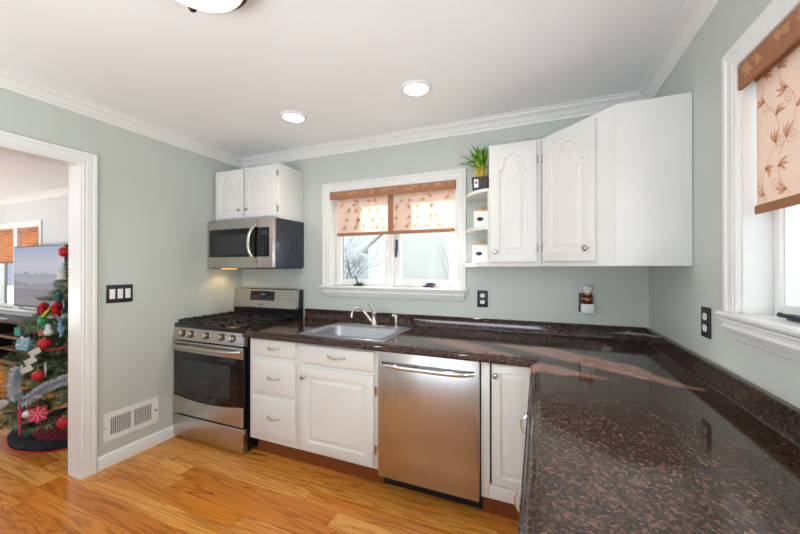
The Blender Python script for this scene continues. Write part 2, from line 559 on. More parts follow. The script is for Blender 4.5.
def wall_x(mb, x0, x1, y0, y1, holes, z1=H):
    """wall parallel to x; holes (a, b, zlo, zhi)"""
    cur = x0
    for a, b, zl, zh in sorted(holes):
        mb.box(cur, a, y0, y1, 0, z1)
        if zl > 0: mb.box(a, b, y0, y1, 0, zl)
        if zh < z1: mb.box(a, b, y0, y1, zh, z1)
        cur = b
    mb.box(cur, x1, y0, y1, 0, z1)
def wall_y(mb, y0, y1, x0, x1, holes, z1=H):
    cur = y0
    for a, b, zl, zh in sorted(holes):
        mb.box(x0, x1, cur, a, 0, z1)
        if zl > 0: mb.box(x0, x1, a, b, 0, zl)
        if zh < z1: mb.box(x0, x1, a, b, zh, z1)
        cur = b
    mb.box(x0, x1, cur, y1, 0, z1)

BX0, BX1, BZ0, BZ1 = 1.045, 2.170, 1.19, 2.03         # back window opening
RY0, RY1, RZ0, RZ1 = -2.13, -1.013, 1.19, 2.045        # right window opening
OY0, OY1, OZ = -2.65, -1.268, 2.05                    # opening to the living room
LX0, LX1, LZ0, LZ1 = -5.62, -3.96, 0.74, 1.985        # living room window
mb = MB(); wall_x(mb, -0.001, W + 0.18, 0.0, 0.18, [(BX0, BX1, BZ0, BZ1)])
struct('wall_back', 'sage green wall with the window over the sink', 'wall', mb, 'sage')
mb = MB(); wall_y(mb, -4.6, 0.0, W, W + 0.18, [(RY0, RY1, RZ0, RZ1)])
struct('wall_right', 'sage green wall behind the long counter', 'wall', mb, 'sage')
mb = MB(); wall_y(mb, -4.6, 0.0, -0.125, 0.0, [(OY0, OY1, 0, OZ)])
struct('wall_left', 'sage green wall with the wide opening to the living room', 'wall', mb, 'sage')
mb = MB(); wall_x(mb, -0.125, W + 0.18, -4.75, -4.6, [(0.5, 2.9, 0.0, 2.25)])
struct('wall_front', None, None, mb, 'sage')
mb = MB(); wall_x(mb, -6.8, -0.127, 0.0, 0.18, [(LX0, LX1, LZ0, LZ1)])
struct('wall_living_back', 'pale grey living room wall behind the television', 'wall', mb, 'grey_wall')
mb = MB(); mb.box(-6.95, -6.8, -4.6, 0.0, 0, H)
struct('wall_living_left', None, None, mb, 'grey_wall')
mb = MB(); wall_x(mb, -6.8, -0.127, -4.75, -4.6, [(-4.8, -1.6, 0.2, 2.3)])
struct('wall_living_front', None, None, mb, 'grey_wall')

mb = MB(); wall_x(mb, -7.0, W + 0.22, 0.181, 0.22, [(LX0, LX1, LZ0, LZ1), (BX0, BX1, BZ0, BZ1)])
struct('bounce_skin_outer', None, None, mb, 'low_bounce')  # added outer skin, dark to cut sunlight bounced onto the neighbour's siding
mb = MB(); wall_y(mb, -4.75, 0.18, W + 0.181, W + 0.22, [(RY0, RY1, RZ0, RZ1)])
struct('wall_side', None, None, mb, 'low_bounce')

# crown mouldings, mitred at the inside corners
CROWN = [(0.0, 0.081), (0.009, 0.081), (0.012, 0.076), (0.012, 0.069), (0.007, 0.067), (0.008, 0.062), (0.014, 0.058), (0.018, 0.048), (0.027, 0.036), (0.040, 0.026),
         (0.050, 0.022), (0.051, 0.016), (0.057, 0.016), (0.060, 0.009), (0.066, 0.008), (0.072, 0.004), (0.072, 0.0), (0.0, 0.0)]
def crown(name, fn, a, b, ma, mb_, label):
    m = MB()
    la = [fn(a + ma * p, p, H - z) for p, z in CROWN]
    lb = [fn(b - mb_ * p, p, H - z) for p, z in CROWN]
    m.loft([la, lb])
    return struct(name, label, 'crown moulding', m, 'trim')
crown('trim_1', lambda s, p, z: (s, -p, z), 0.0, W, 1, 1, 'white crown moulding along the back wall')
crown('trim_2', lambda s, p, z: (p, -s, z), 0.0, 4.6, 1, 1, 'white crown moulding along the left wall')
crown('trim_3', lambda s, p, z: (W - p, -s, z), 0.0, 4.6, 1, 1, 'white crown moulding along the right wall')
crown('trim_4', lambda s, p, z: (s, -p, z), -6.8, -0.127, 1, 1, 'white crown moulding in the living room')
crown('trim_5', lambda s, p, z: (-0.127 - p, -s, z), 0.0, 4.6, 1, 1, None)

BASEP = [(0.0, 0.0), (0.0, 0.092), (0.005, 0.092), (0.010, 0.086), (0.014, 0.074), (0.014, 0.0)]
def baseb(name, fn, a, b, label=None):
    m = MB(); m.loft([[fn(a, p, z) for p, z in BASEP], [fn(b, p, z) for p, z in BASEP]])
    return struct(name, label, 'baseboard', m, 'trim')
baseb('baseboard_left', lambda s, p, z: (p, s, z), -1.193, -0.02, 'white baseboard under the floor vent')
baseb('baseboard_living', lambda s, p, z: (s, -p, z), -6.8, -0.13)

# doorway: jamb lining and fluted casing
door = struct('door_1', 'white cased opening to the living room', 'doorway')
m = MB()
m.box(-0.135, 0.008, OY1, OY1 + 0.004, 0, OZ + 0.004); m.box(-0.135, 0.008, OY0 - 0.004, OY0, 0, OZ + 0.004)
m.box(-0.135, 0.008, OY0, OY1, OZ, OZ + 0.004)
# inside faces proud of the wall edge
m.box(-0.135, 0.008, OY1 - 0.016, OY1, 0, OZ); m.box(-0.135, 0.008, OY0, OY0 + 0.016, 0, OZ); m.box(-0.135, 0.008, OY0 + 0.016, OY1 - 0.016, OZ - 0.016, OZ)
m.build('jamb', 'trim', door)
CASE = [(0.0, 0.0), (0.0, 0.012), (0.003, 0.0145), (0.010, 0.0145), (0.013, 0.0125), (0.017, 0.0125), (0.021, 0.0155), (0.046, 0.0165),
        (0.049, 0.0145), (0.053, 0.0145), (0.057, 0.0195), (0.072, 0.0205), (0.075, 0.018), (0.075, 0.0)]
def casing(parent, P, a0, a1, z0, z1, bottom=False, mat='trim', name='casing'):
    """P(a, z, n): a along the wall, z up, n out of the wall; mitred picture frame around the hole a0..a1, z0..z1 (legs stand at z0)"""
    m = MB()
    left = lambda d: (a0 - d, z1 + d); right = lambda d: (a1 + d, z1 + d)
    m.loft([[P(a0 - d, z0, n) for d, n in CASE], [P(*left(d), n) for d, n in CASE], [P(*right(d), n) for d, n in CASE], [P(a1 + d, z0, n) for d, n in CASE]])
    return m.build(name, mat, parent, angle=25)
casing(door, lambda a, z, n: (n, a, z), OY0 + 0.006, OY1 - 0.006, 0.0, OZ - 0.006)
casing(door, lambda a, z, n: (-0.127 - n, a, z), OY0 + 0.006, OY1 - 0.006, 0.0, OZ - 0.006)

# unseen glazed doors and window, added behind the camera as openings for daylight
d2 = struct('door_2')
m = MB()
for x0, x1 in ((0.5, 0.56), (1.66, 1.74), (2.84, 2.9)): m.box(x0, x1, -4.72, -4.64, 0.0, 2.25)
for z0, z1 in ((0.0, 0.10), (2.17, 2.25)): m.box(0.5, 2.9, -4.72, -4.64, z0, z1)
m.build('frame', 'trim', d2)
casing(d2, lambda a, z, n: (a, -4.6 + n, z), 0.5, 2.9, 0.0, 2.25)
w4 = struct('window_4')
m = MB()
for x0, x1 in ((-4.8, -4.72), (-3.24, -3.16), (-1.68, -1.6)): m.box(x0, x1, -4.72, -4.64, 0.2, 2.3)
for z0, z1 in ((0.2, 0.28), (2.22, 2.3)): m.box(-4.8, -1.6, -4.72, -4.64, z0, z1)
m.build('frame', 'trim', w4)

# ------------------------------------------------------------------ windows
APRON = [(0.0, 0.0), (0.034, 0.0), (0.034, -0.006), (0.026, -0.010), (0.024, -0.022), (0.030, -0.030), (0.026, -0.040), (0.016, -0.054), (0.012, -0.066), (0.006, -0.072), (0.0, -0.074)]
def apron(parent, P, a0, a1, z):
    m = MB()
    ins = lambda h: 0.018 + 0.30 * (-h)
    m.loft([[P(a0 + ins(h), z + h, n) for n, h in APRON], [P(a1 - ins(h), z + h, n) for n, h in APRON]])
    return m.build('apron', 'trim', parent, angle=25)
def stool(parent, P, a0, a1, z, proj, depth, ja, jb):
    m = MB()
    prof = [(0.0, 0.0), (0.0, -0.022), (proj - 0.010, -0.022), (proj - 0.003, -0.019), (proj, -0.011), (proj - 0.003, -0.003), (proj - 0.010, 0.0)]
    m.loft([[P(a0, z + h, n) for n, h in prof], [P(a1, z + h, n) for n, h in prof]])
    c = [P(a, z + h, n) for a in (ja, jb) for n in (-depth, 0.004) for h in (-0.02, 0.0)]
    vs = [m.v(p) for p in c]
    for q in ((0, 1, 3, 2), (4, 6, 7, 5), (0, 4, 5, 1), (2, 3, 7, 6), (0, 2, 6, 4), (1, 5, 7, 3)): m.f([vs[i] for i in q])
    return m.build('stool', 'trim', parent, angle=25)
def pbox(m, P, a0, a1, z0, z1, n0, n1, bev=0.0):
    vs = [m.v(P(a, z, n)) for a in (a0, a1) for z in (z0, z1) for n in (n0, n1)]
    fs = [m.f([vs[i] for i in q]) for q in ((0, 1, 3, 2), (4, 6, 7, 5), (0, 4, 5, 1), (2, 3, 7, 6), (0, 2, 6, 4), (1, 5, 7, 3))]
    if bev > 0:
        r = bmesh.ops.bevel(m.bm, geom=list({e for fc in fs for e in fc.edges}), offset=bev, segments=2, affect='EDGES', profile=0.5, material=-1)
def sash(win, P, a0, a1, z0, z1, n0, n1, st=0.046, glaze=True):
    m = MB()
    pbox(m, P, a0, a0 + st, z0, z1, n0, n1, 0.003); pbox(m, P, a1 - st, a1, z0, z1, n0, n1, 0.003)
    pbox(m, P, a0 + st - 0.002, a1 - st + 0.002, z0, z0 + st, n0, n1, 0.003); pbox(m, P, a0 + st - 0.002, a1 - st + 0.002, z1 - st, z1, n0, n1, 0.003)
    # glazing bead
    i = st + 0.006
    b0, b1 = n0 + 0.012, n1 - 0.010
    pbox(m, P, a0 + st, a0 + i, z0 + st, z1 - st, b0, b1); pbox(m, P, a1 - i, a1 - st, z0 + st, z1 - st, b0, b1)
    pbox(m, P, a0 + i, a1 - i, z0 + st, z0 + i, b0, b1); pbox(m, P, a0 + i, a1 - i, z1 - i, z1 - st, b0, b1)
    s = m.build('sash', 'trim', win)
    m = MB(); nm = (n0 + n1) / 2
    pbox(m, P, a0 + st - 0.004, a1 - st + 0.004, z0 + st - 0.004, z1 - st + 0.004, nm - 0.002, nm + 0.002)
    m.build('pane', 'glass', s)
    return s
def crank(win, P, a, z, n, s=1, up=True, mat='nickel'):
    m = MB()
    pbox(m, P, a - 0.045, a + 0.045, z, z + 0.014, n - 0.012, n + 0.022, 0.005)
    pbox(m, P, a - 0.02, a + 0.035, z + 0.012, z + 0.026, n - 0.006, n + 0.016, 0.004)
    c = m.build('crank', mat, win)
    m = MB()
    if up:
        m.tube([P(a - 0.012, z + 0.02, n + 0.006), P(a - 0.014, z + 0.045, n + 0.012), P(a - 0.022, z + 0.072, n + 0.014), P(a - 0.030, z + 0.080, n + 0.02)], [0.008, 0.006, 0.006, 0.007], 8)
    else:
        m.tube([P(a - 0.02, z + 0.024, n + 0.004), P(a + 0.02, z + 0.032, n + 0.012), P(a + 0.06, z + 0.024, n + 0.022)], [0.008, 0.006, 0.007], 8)
    m.build('handle', mat, c)
    return c

# window over the sink: two casements
PB = lambda a, z, n: (a, -n, z)
w1 = struct('window_1', 'white double casement window over the sink', 'window')
casing(w1, PB, BX0, BX1, BZ0 + 0.018, BZ1)
stool(w1, PB, 0.955, 2.262, 1.210, 0.050, 0.10, BX0 + 0.001, BX1 - 0.001)
apron(w1, PB, 0.955, 2.262, 1.188)
m = MB()
pbox(m, PB, BX0, BX0 + 0.014, 1.20, BZ1, -0.13, 0.0); pbox(m, PB, BX1 - 0.014, BX1, 1.20, BZ1, -0.13, 0.0); pbox(m, PB, BX0, BX1, BZ1 - 0.014, BZ1, -0.13, 0.0)
m.build('jamb', 'trim', w1)
m = MB(); pbox(m, PB, 1.592, 1.632, 1.21, BZ1 - 0.014, -0.115, -0.052, 0.004); m.build('mullion', 'trim', w1)
sash(w1, PB, BX0 + 0.016, 1.590, 1.212, BZ1 - 0.016, -0.105, -0.062, 0.05)
sash(w1, PB, 1.634, BX1 - 0.016, 1.212, BZ1 - 0.016, -0.105, -0.062, 0.05)
crank(w1, PB, 1.31, 1.211, -0.040, mat='mwsheet')
crank(w1, PB, 1.94, 1.211, -0.040, up=False, mat='mwsheet')
for a, mt in ((1.557, 'trim'), (1.656, 'bronze')):
    m = MB(); pbox(m, PB, a - 0.010, a + 0.010, 1.50, 1.60, -0.062, -0.050, 0.003); pbox(m, PB, a - 0.007, a + 0.007, 1.455, 1.53, -0.05, -0.036, 0.003)
    m.build('sash_lock', mt, w1)

# window over the long counter
PR = lambda a, z, n: (W - n, a, z)
w2 = struct('window_2', 'white window with deep jamb beside the long counter', 'window')
casing(w2, PR, RY0, RY1, RZ0 + 0.016, RZ1)
stool(w2, PR, RY0 - 0.09, RY1 + 0.09, 1.212, 0.036, 0.10, RY0 + 0.001, RY1 - 0.001)
apron(w2, PR, RY0 - 0.088, RY1 + 0.088, 1.190)
m = MB()
pbox(m, PR, RY0, RY0 + 0.012, 1.20, RZ1, -0.14, 0.0); pbox(m, PR, RY1 - 0.012, RY1, 1.20, RZ1, -0.14, 0.0); pbox(m, PR, RY0, RY1, RZ1 - 0.012, RZ1, -0.14, 0.0)
m.build('jamb', 'trim', w2)
m = MB(); pbox(m, PR, -1.568, -1.528, 1.21, RZ1 - 0.012, -0.125, -0.06, 0.004); m.build('mullion', 'trim', w2)
sash(w2, PR, RY0 + 0.014, -1.570, 1.210, RZ1 - 0.014, -0.12, -0.072, 0.032)
sash(w2, PR, -1.526, RY1 - 0.014, 1.210, RZ1 - 0.014, -0.12, -0.072, 0.032)
m = MB()
pbox(m, PR, -1.32, -1.15, 1.213, 1.220, -0.066, -0.040, 0.003)
m.tube([P_ for P_ in (PR(-1.19, 1.226, -0.045), PR(-1.165, 1.226, -0.032), PR(-1.145, 1.227, -0.030))], [0.007, 0.006, 0.0075], 10)
m.tube([PR(-1.19, 1.226, -0.045), PR(-1.23, 1.228, -0.036), PR(-1.30, 1.236, -0.03)], [0.007, 0.005, 0.005], 10)
c2 = m.build('crank', 'mwsheet', w2)

# living room window with its mull post
PL_ = lambda a, z, n: (a, -n, z)
w3 = struct('window_3', 'white living room window half hidden by the television', 'window')
casing(w3, PL_, LX0, LX1, LZ0, LZ1)
m = MB(); pbox(m, PL_, LX0 - 0.09, LX1 + 0.09, LZ0 - 0.03, LZ0, -0.05, 0.045, 0.005); m.build('stool', 'trim', w3)
m = MB()
pbox(m, PL_, LX0, LX0 + 0.014, LZ0, LZ1, -0.13, 0.0); pbox(m, PL_, LX1 - 0.014, LX1, LZ0, LZ1, -0.13, 0.0); pbox(m, PL_, LX0, LX1, LZ1 - 0.014, LZ1, -0.13, 0.0)
m.build('jamb', 'trim', w3)
m = MB(); pbox(m, PL_, -4.73, -4.62, LZ0, LZ1 - 0.014, -0.12, 0.012, 0.004); m.build('mullion', 'trim', w3)
sash(w3, PL_, LX0 + 0.014, -4.73, LZ0, LZ1 - 0.014, -0.11, -0.06, 0.045)
sash(w3, PL_, -4.62, LX1 - 0.014, LZ0, LZ1 - 0.014, -0.11, -0.06, 0.045)

# ------------------------------------------------------------------ roller shades
rnd = random.Random(5)
def scroll_motif(m, P, a0, a1, z0, z1, n, count, seed):
    """vines with spirals and leaves, printed on the fabric: thin ribbons just proud of it"""
    r = random.Random(seed)
    cnt = [0]
    def ribbon(pts, w):
        cnt[0] += 1
        nn = n + cnt[0] * 0.000006
        L = []
        for i, (a, z) in enumerate(pts):
            p, q = pts[max(0, i - 1)], pts[min(len(pts) - 1, i + 1)]
            d = Vector((q[0] - p[0], q[1] - p[1], 0))
            if d.length < 1e-9: d = Vector((1, 0, 0))
            d.normalize()
            ww = w[i] if isinstance(w, list) else w
            L.append(((a - d.y * ww, z + d.x * ww), (a + d.y * ww, z - d.x * ww)))
        prev = None
        for (p, q) in L:
            ok = all(a0 < t[0] < a1 and z0 < t[1] < z1 for t in (p, q))
            cur = (m.v(P(*p, nn)), m.v(P(*q, nn))) if ok else None
            if prev and cur: m.f([prev[0], prev[1], cur[1], cur[0]])
            prev = cur
    def leaf(a, z, ang, L):
        pts = [(a + L * t * math.cos(ang + 0.5 * t), z + L * t * math.sin(ang + 0.5 * t)) for t in [i / 6 for i in range(7)]]
        ribbon(pts, [L * 0.10 * math.sin(PI * (0.08 + 0.9 * i / 6)) + 0.0003 for i in range(7)])
    def spiral(a, z, ang, R, s):
        pts = []
        for i in range(26):
            t = i / 25
            rr = R * (1 - 0.88 * t)
            th = ang + s * t * 2 * PI * 1.55
            pts.append((a + rr * math.cos(th), z + rr * math.sin(th)))
        ribbon(pts, 0.0013)
    for k in range(count):
        a = a0 + (a1 - a0) * (k + 0.5) / count + r.uniform(-0.02, 0.02)
        z = z0
        ang = PI / 2
        stem = []
        ph = r.uniform(0, 6)
        step = 0.012
        i = 0
        while z < z1 and i < 90:
            ang = PI / 2 + 0.75 * math.sin(i * 0.22 + ph)
            stem.append((a, z))
            if i % 7 == 3:
                s = 1 if (i // 7) % 2 else -1
                for j in range(3):
                    leaf(a, z, ang + s * (0.6 + 0.45 * j), r.uniform(0.034, 0.050))
            if i % 11 == 6:
                s = -1 if (i // 11) % 2 else 1
                R = r.uniform(0.018, 0.026)
                spiral(a + s * R * 1.0, z, PI if s > 0 else 0, R, s)
            a += math.cos(ang) * step; z += math.sin(ang) * step
            i += 1
        ribbon(stem, 0.0013)

def shade(name_label, P, a0, a1, ztop, zbot, nf, va0, va1, vz0, vz1, nv, seed, motifs, loc, band=None):
    t = thing('roller_shade', name_label, 'window shade', loc, 'floral roller shades')
    # fabric, very slightly rippled, 1 mm thick
    m = MB()
    N = 24
    front, back = [], []
    for i in range(N + 1):
        a = a0 + (a1 - a0) * i / N
        w = 0.0012 * math.sin(i * 0.9)
        front.append([m.v(P(a, z, nf + w)) for z in (zbot + 0.012, ztop)])
    for i in range(N):
        m.f([front[i][0], front[i + 1][0], front[i + 1][1], front[i][1]])
    m.mi = 1
    scroll_motif(m, P, a0 + 0.006, a1 - 0.006, zbot + 0.014, vz1 - 0.04, nf + 0.0022, motifs, seed)
    m.build('shade_fabric', ['fab_peach', 'fab_motif'], t)
    m = MB(); pbox(m, P, a0 - 0.004, a1 + 0.004, zbot - 0.012, zbot + 0.016, nf - 0.005, nf + 0.006, 0.003)
    m.mi = 1; scroll_motif(m, P, a0 + 0.01, a1 - 0.01, zbot - 0.009, zbot + 0.013, nf + 0.0066, motifs * 2, seed + 9)
    m.build('bottom_rail', ['fab_brown', 'fab_gold'], t)
    m = MB(); m.tube([P(a0 - 0.002, vz0 + 0.030, nf - 0.012), P(a1 + 0.002, vz0 + 0.030, nf - 0.012)], 0.021, 16)
    m.build('roller', 'fab_brown', t)
    m = MB()
    pbox(m, P, va0, va1, vz0, vz1, nv - 0.012, nv, 0.003)
    m.mi = 1; scroll_motif(m, P, va0 + 0.01, va1 - 0.01, vz0 + 0.006, vz1 - 0.006, nv + 0.0006, motifs * 2, seed + 4)
    m.build('valance', ['fab_brown', 'fab_gold'], t)
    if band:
        m = MB(); pbox(m, P, band[0], band[1], zbot + 0.0165, vz0 + 0.03, nf + 0.0026, nf + 0.0040, 0.0005); m.build('mullion_shade_strip', 'fab_brown', t)  # opaque brown strip standing in for the mullion's dark silhouette through the fabric
    return t
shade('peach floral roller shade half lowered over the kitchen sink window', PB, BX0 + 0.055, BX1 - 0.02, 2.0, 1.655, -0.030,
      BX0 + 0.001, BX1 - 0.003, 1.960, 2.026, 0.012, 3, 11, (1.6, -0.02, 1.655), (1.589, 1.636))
shade('peach floral roller shade on the right wall window above the long counter', PR, RY0 + 0.05, -1.037, 2.0, 1.552, -0.030,
      RY0 + 0.02, RY1 - 0.008, 1.958, 2.038, 0.012, 11, 9, (W, -1.55, 1.56))

def woven_blind(a0, a1, zb, label):
    t = thing('woven_blind', label, 'window blind', ((a0 + a1) / 2, 0.0, zb), 'woven wood blinds in the living room')
    m = MB(); pbox(m, PL_, a0, a1, zb, LZ1 - 0.02, -0.035, -0.028); m.build('blind_fabric', 'woven', t)
    m = MB(); pbox(m, PL_, a0, a1, zb - 0.012, zb + 0.012, -0.04, -0.022, 0.003); m.build('bottom_rail', 'console_wood', t)
    m = MB(); pbox(m, PL_, a0, a1, LZ1 - 0.075, LZ1 - 0.018, -0.026, -0.010, 0.003); m.build('valance', 'woven', t)
woven_blind(LX0 + 0.02, -4.735, 1.45, 'woven wood blind on the left pane of the living room window')
woven_blind(-4.615, LX1 - 0.02, 1.45, 'woven wood blind behind the top of the television')

# ------------------------------------------------------------------ cabinet pieces
def slab_panel(m, w, h, t, inset=0.05, arch=0.0, raised=True):
    """raised panel door in local u, v, n; inner outline with a cathedral arch of rise `arch`"""
    K = 44
    def outline(d):
        a, b = inset + d, w - inset - d
        base = h - inset - arch - d
        pts = [(a, inset + d), (b, inset + d)]
        for i in range(K + 1):
            u = b + (a - b) * i / K
            s = abs(u - w / 2) / ((b - a) / 2)
            rise = 0.0
            if arch > 0:
                if s < 0.68:
                    rise = arch * (0.28 + 0.72 * math.sqrt(max(0.0, 1 - (s / 0.68) ** 2.1)))
                elif s < 0.80:
                    rise = arch * 0.28 * (1 - (s - 0.68) / 0.12) ** 0.6
            pts.append((u, base + rise))
        return pts
    def rect(d):
        pts = [(d, d), (w - d, d)]
        o = outline(0)
        for i in range(K + 1):
            u = o[2 + i][0]
            k = (u - w / 2) / (w / 2 - inset)
            pts.append((w / 2 + k * (w / 2 - d), h - d))
        return pts
    L = [[(u, v, 0.0) for u, v in rect(0)], [(u, v, t - 0.004) for u, v in rect(0)], [(u, v, t - 0.001) for u, v in rect(0.0015)], [(u, v, t) for u, v in rect(0.004)]]
    if raised:
        L += [[(u, v, t) for u, v in outline(0)], [(u, v, t - 0.006) for u, v in outline(0.002)], [(u, v, t - 0.009) for u, v in outline(0.005)],
              [(u, v, t - 0.009) for u, v in outline(0.011)], [(u, v, t - 0.0015) for u, v in outline(0.034)], [(u, v, t - 0.0005) for u, v in outline(0.036)]]
    m.loft(L)
def door_part(parent, org, u, n, w, h, t=0.019, inset=0.05, arch=0.0, name='door', mat='cab'):
    m = MB(); m.X = frame(org, u, n)
    slab_panel(m, w, h, t, inset, arch)
    return m.build(name, mat, parent, angle=22)
def drawer_part(parent, org, u, n, w, h, t=0.019):
    m = MB(); m.X = frame(org, u, n)
    b = 0.008
    r = lambda d: [(d, d), (w - d, d), (w - d, h - d), (d, h - d)]
    m.loft([[(a, c, 0) for a, c in r(0)], [(a, c, t - 0.006) for a, c in r(0)], [(a, c, t - 0.002) for a, c in r(0.003)], [(a, c, t) for a, c in r(b)]])
    return m.build('drawer', 'cab', parent, angle=22)
def knob_part(parent, p, n, mat='nickel', s=1.0):
    m = MB()
    m.X = Matrix.Translation(Vector(p)) @ Vector(n).to_track_quat('Z', 'Y').to_matrix().to_4x4()
    m.lathe([(0.0, 0.0), (0.008 * s, 0.0), (0.006 * s, 0.006 * s), (0.0055 * s, 0.012 * s), (0.011 * s, 0.016 * s), (0.0155 * s, 0.021 * s), (0.0155 * s, 0.025 * s), (0.011 * s, 0.030 * s), (0.0, 0.032 * s)], seg=18)
    return m.build('knob', mat, parent)
def bow_part(parent, c, u, n, L=0.10, out=0.026, r=0.0045, mat='nickel', sag=0.004):
    """bow handle centred at c, running along u, standing out along n"""
    c, u, n = Vector(c), Vector(u).normalized(), Vector(n).normalized()
    m = MB()
    pts = []
    for i in range(13):
        s = -1 + 2 * i / 12
        pts.append(c + u * (s * L / 2) + n * (0.001 + out * (1 - abs(s) ** 3.2)) + Vector((0, 0, -sag * (1 - s * s) if abs(u.z) < 0.5 else 0)))
    m.tube(pts, [r * (1.5 if i in (0, 12) else 1.0 + 0.25 * (1 - abs(i - 6) / 6)) for i in range(13)], 8)
    return m.build('handle', mat, parent)
def hinge_part(parent, c, u, n, h=0.045):
    m = MB(); m.X = frame(c, u, n)
    m.box(-0.007, 0.007, -h / 2, h / 2, 0.0, 0.003)
    m.tube([(-0.008, -h / 2 - 0.004, 0.004), (-0.008, h / 2 + 0.004, 0.004)], 0.0035, 8)
    return m.build('hinge', 'nickel', parent)

FX = Vector((1, 0, 0)); FN = Vector((0, -1, 0))

# -- wall cabinet over the microwave
t = thing('wall_cabinet', 'short white two-door cabinet above the microwave', 'cabinet', (0.387, -0.157, 1.780))
m = MB(); m.box(0.018, 0.756, -0.313, -0.002, 1.780, 2.237, 0.002); m.build('body', 'cab', t)
d = door_part(t, (0.036, -0.3135, 1.800), FX, FN, 0.336, 0.424, arch=0.075, inset=0.048)
knob_part(d, (0.338, -0.333, 1.868), FN, s=0.85)
d = door_part(t, (0.392, -0.3135, 1.800), FX, FN, 0.338, 0.424, arch=0.075, inset=0.048)
knob_part(d, (0.424, -0.333, 1.868), FN, s=0.85)
for z in (1.86, 2.155): hinge_part(t, (0.742, -0.3135, z), FX, FN)

# -- narrow wall cabinet right of the window
ZB, ZT = 1.374, 2.140
t = thing('wall_cabinet', 'narrow white arched-door wall cabinet beside the shelves', 'cabinet', (2.603, -0.157, ZB))
m = MB(); m.box(2.450, 2.757, -0.313, -0.002, ZB, ZT, 0.002); m.build('body', 'cab', t)
d = door_part(t, (2.459, -0.3135, ZB + 0.026), FX, FN, 0.272, 0.722, arch=0.095, inset=0.055)
knob_part(d, (2.489, -0.333, ZB + 0.092), FN)
for z in (1.49, 2.02): hinge_part(t, (2.742, -0.3135, z), FX, FN)

# -- diagonal corner cabinet
a0, a1 = Vector((2.759, -0.313, 0)), Vector((3.078, -0.634, 0))
ud = (a1 - a0).normalized(); nd = Vector((ud.y, -ud.x, 0))
t = thing('wall_cabinet', 'white corner wall cabinet with diagonal arched door', 'cabinet', (3.1, -0.3, ZB))
m = MB()
poly = [(2.759, -0.002), (2.759, -0.313), (3.078, -0.634), (3.366, -0.634), (3.366, -0.002)]
m.loft([[(x, y, ZB) for x, y in poly], [(x, y, ZT) for x, y in poly]])
m.build('body', 'cab', t)
m = MB(); m.box(3.079, 3.366, -0.6385, -0.6345, ZB, ZT, 0.001); m.build('end_panel', 'cab', t)
Ld = (a1 - a0).length
o_ = a0 + ud * 0.022 + nd * 0.0008 + Vector((0, 0, ZB + 0.026))
d = door_part(t, o_, ud, nd, 0.335, 0.715, arch=0.115, inset=0.060)
knob_part(d, o_ + ud * 0.298 + nd * 0.0195 + Vector((0, 0, 0.066)), nd)
for z in (1.49, 2.02): hinge_part(t, a0 + ud * 0.013 + nd * 0.0008 + Vector((0, 0, z)), ud, nd)

# -- open end shelves
t = thing('shelf_unit', 'white quarter-round open end shelves beside the window', 'shelf', (2.37, -0.14, ZB))
SHZ = (1.374, 1.613, 1.853)
for z in SHZ:
    m = MB()
    poly = [(2.449, -0.002)] + [(2.449 - 0.196 * math.sin(k / 14 * PI / 2) , -0.018 - 0.290 * math.cos(k / 14 * PI / 2)) for k in range(15)] + [(2.253, -0.002)]
    th = 0.020
    m.loft([[(x, y, z) for x, y in poly], [(x, y, z + th) for x, y in poly]])
    m.build('shelf', 'cab', t)
m = MB(); m.box(2.4405, 2.4490, -0.310, -0.003, ZB + 0.020, SHZ[2] + 0.0, 0); m.build('side_panel', 'cab', t)

# things on the shelves
cz = SHZ[2] + 0.0205
t = thing('potted_bamboo', 'lucky bamboo in a square dark pot on the top shelf', 'plant', (2.372, -0.150, cz))
m = MB()
def ring(h, z): return [(2.372 + sx * h, -0.150 + sy * h, z) for sx, sy in ((-1, -1), (1, -1), (1, 1), (-1, 1))]
m.loft([ring(0.046, cz), ring(0.052, cz + 0.10), ring(0.052, cz + 0.108), ring(0.044, cz + 0.108), ring(0.042, cz + 0.09)])
m.build('pot', 'pot', t, angle=20)
m = MB(); m.box(2.336, 2.366, -0.2055, -0.2030, cz + 0.035, cz + 0.092, 0.001); tg = m.build('tag', 'tag', t)
m = MB(); m.lathe([(0.0, 0.0), (0.010, 0.0), (0.010, 0.0012), (0.0, 0.0012)], (2.351, -0.2056, cz + 0.068), '-y', 16); m.build('print', 'purple', tg)
r = random.Random(2)
tops = []
for k in range(15):
    a = k * 2.4; rr = 0.034 * math.sqrt((k + 0.5) / 15)
    x, y = 2.372 + rr * math.cos(a), -0.150 + rr * math.sin(a)
    h = 0.085 + r.uniform(0.0, 0.075)
    m = MB()
    z0 = cz + 0.085; n = 5
    prof = []
    for i in range(n):
        za, zb_ = h * i / n, h * (i + 1) / n
        prof += [(0.0062, za), (0.0050, za + 0.004), (0.0050, zb_ - 0.003)]
    prof += [(0.0060, h), (0.0, h + 0.001)]
    m.lathe([(0.0, 0.0)] + prof, (x, y, z0), 'z', 8)
    m.build('stalk', 'stalk', t)
    tops.append((x, y, z0 + h))
m = MB()
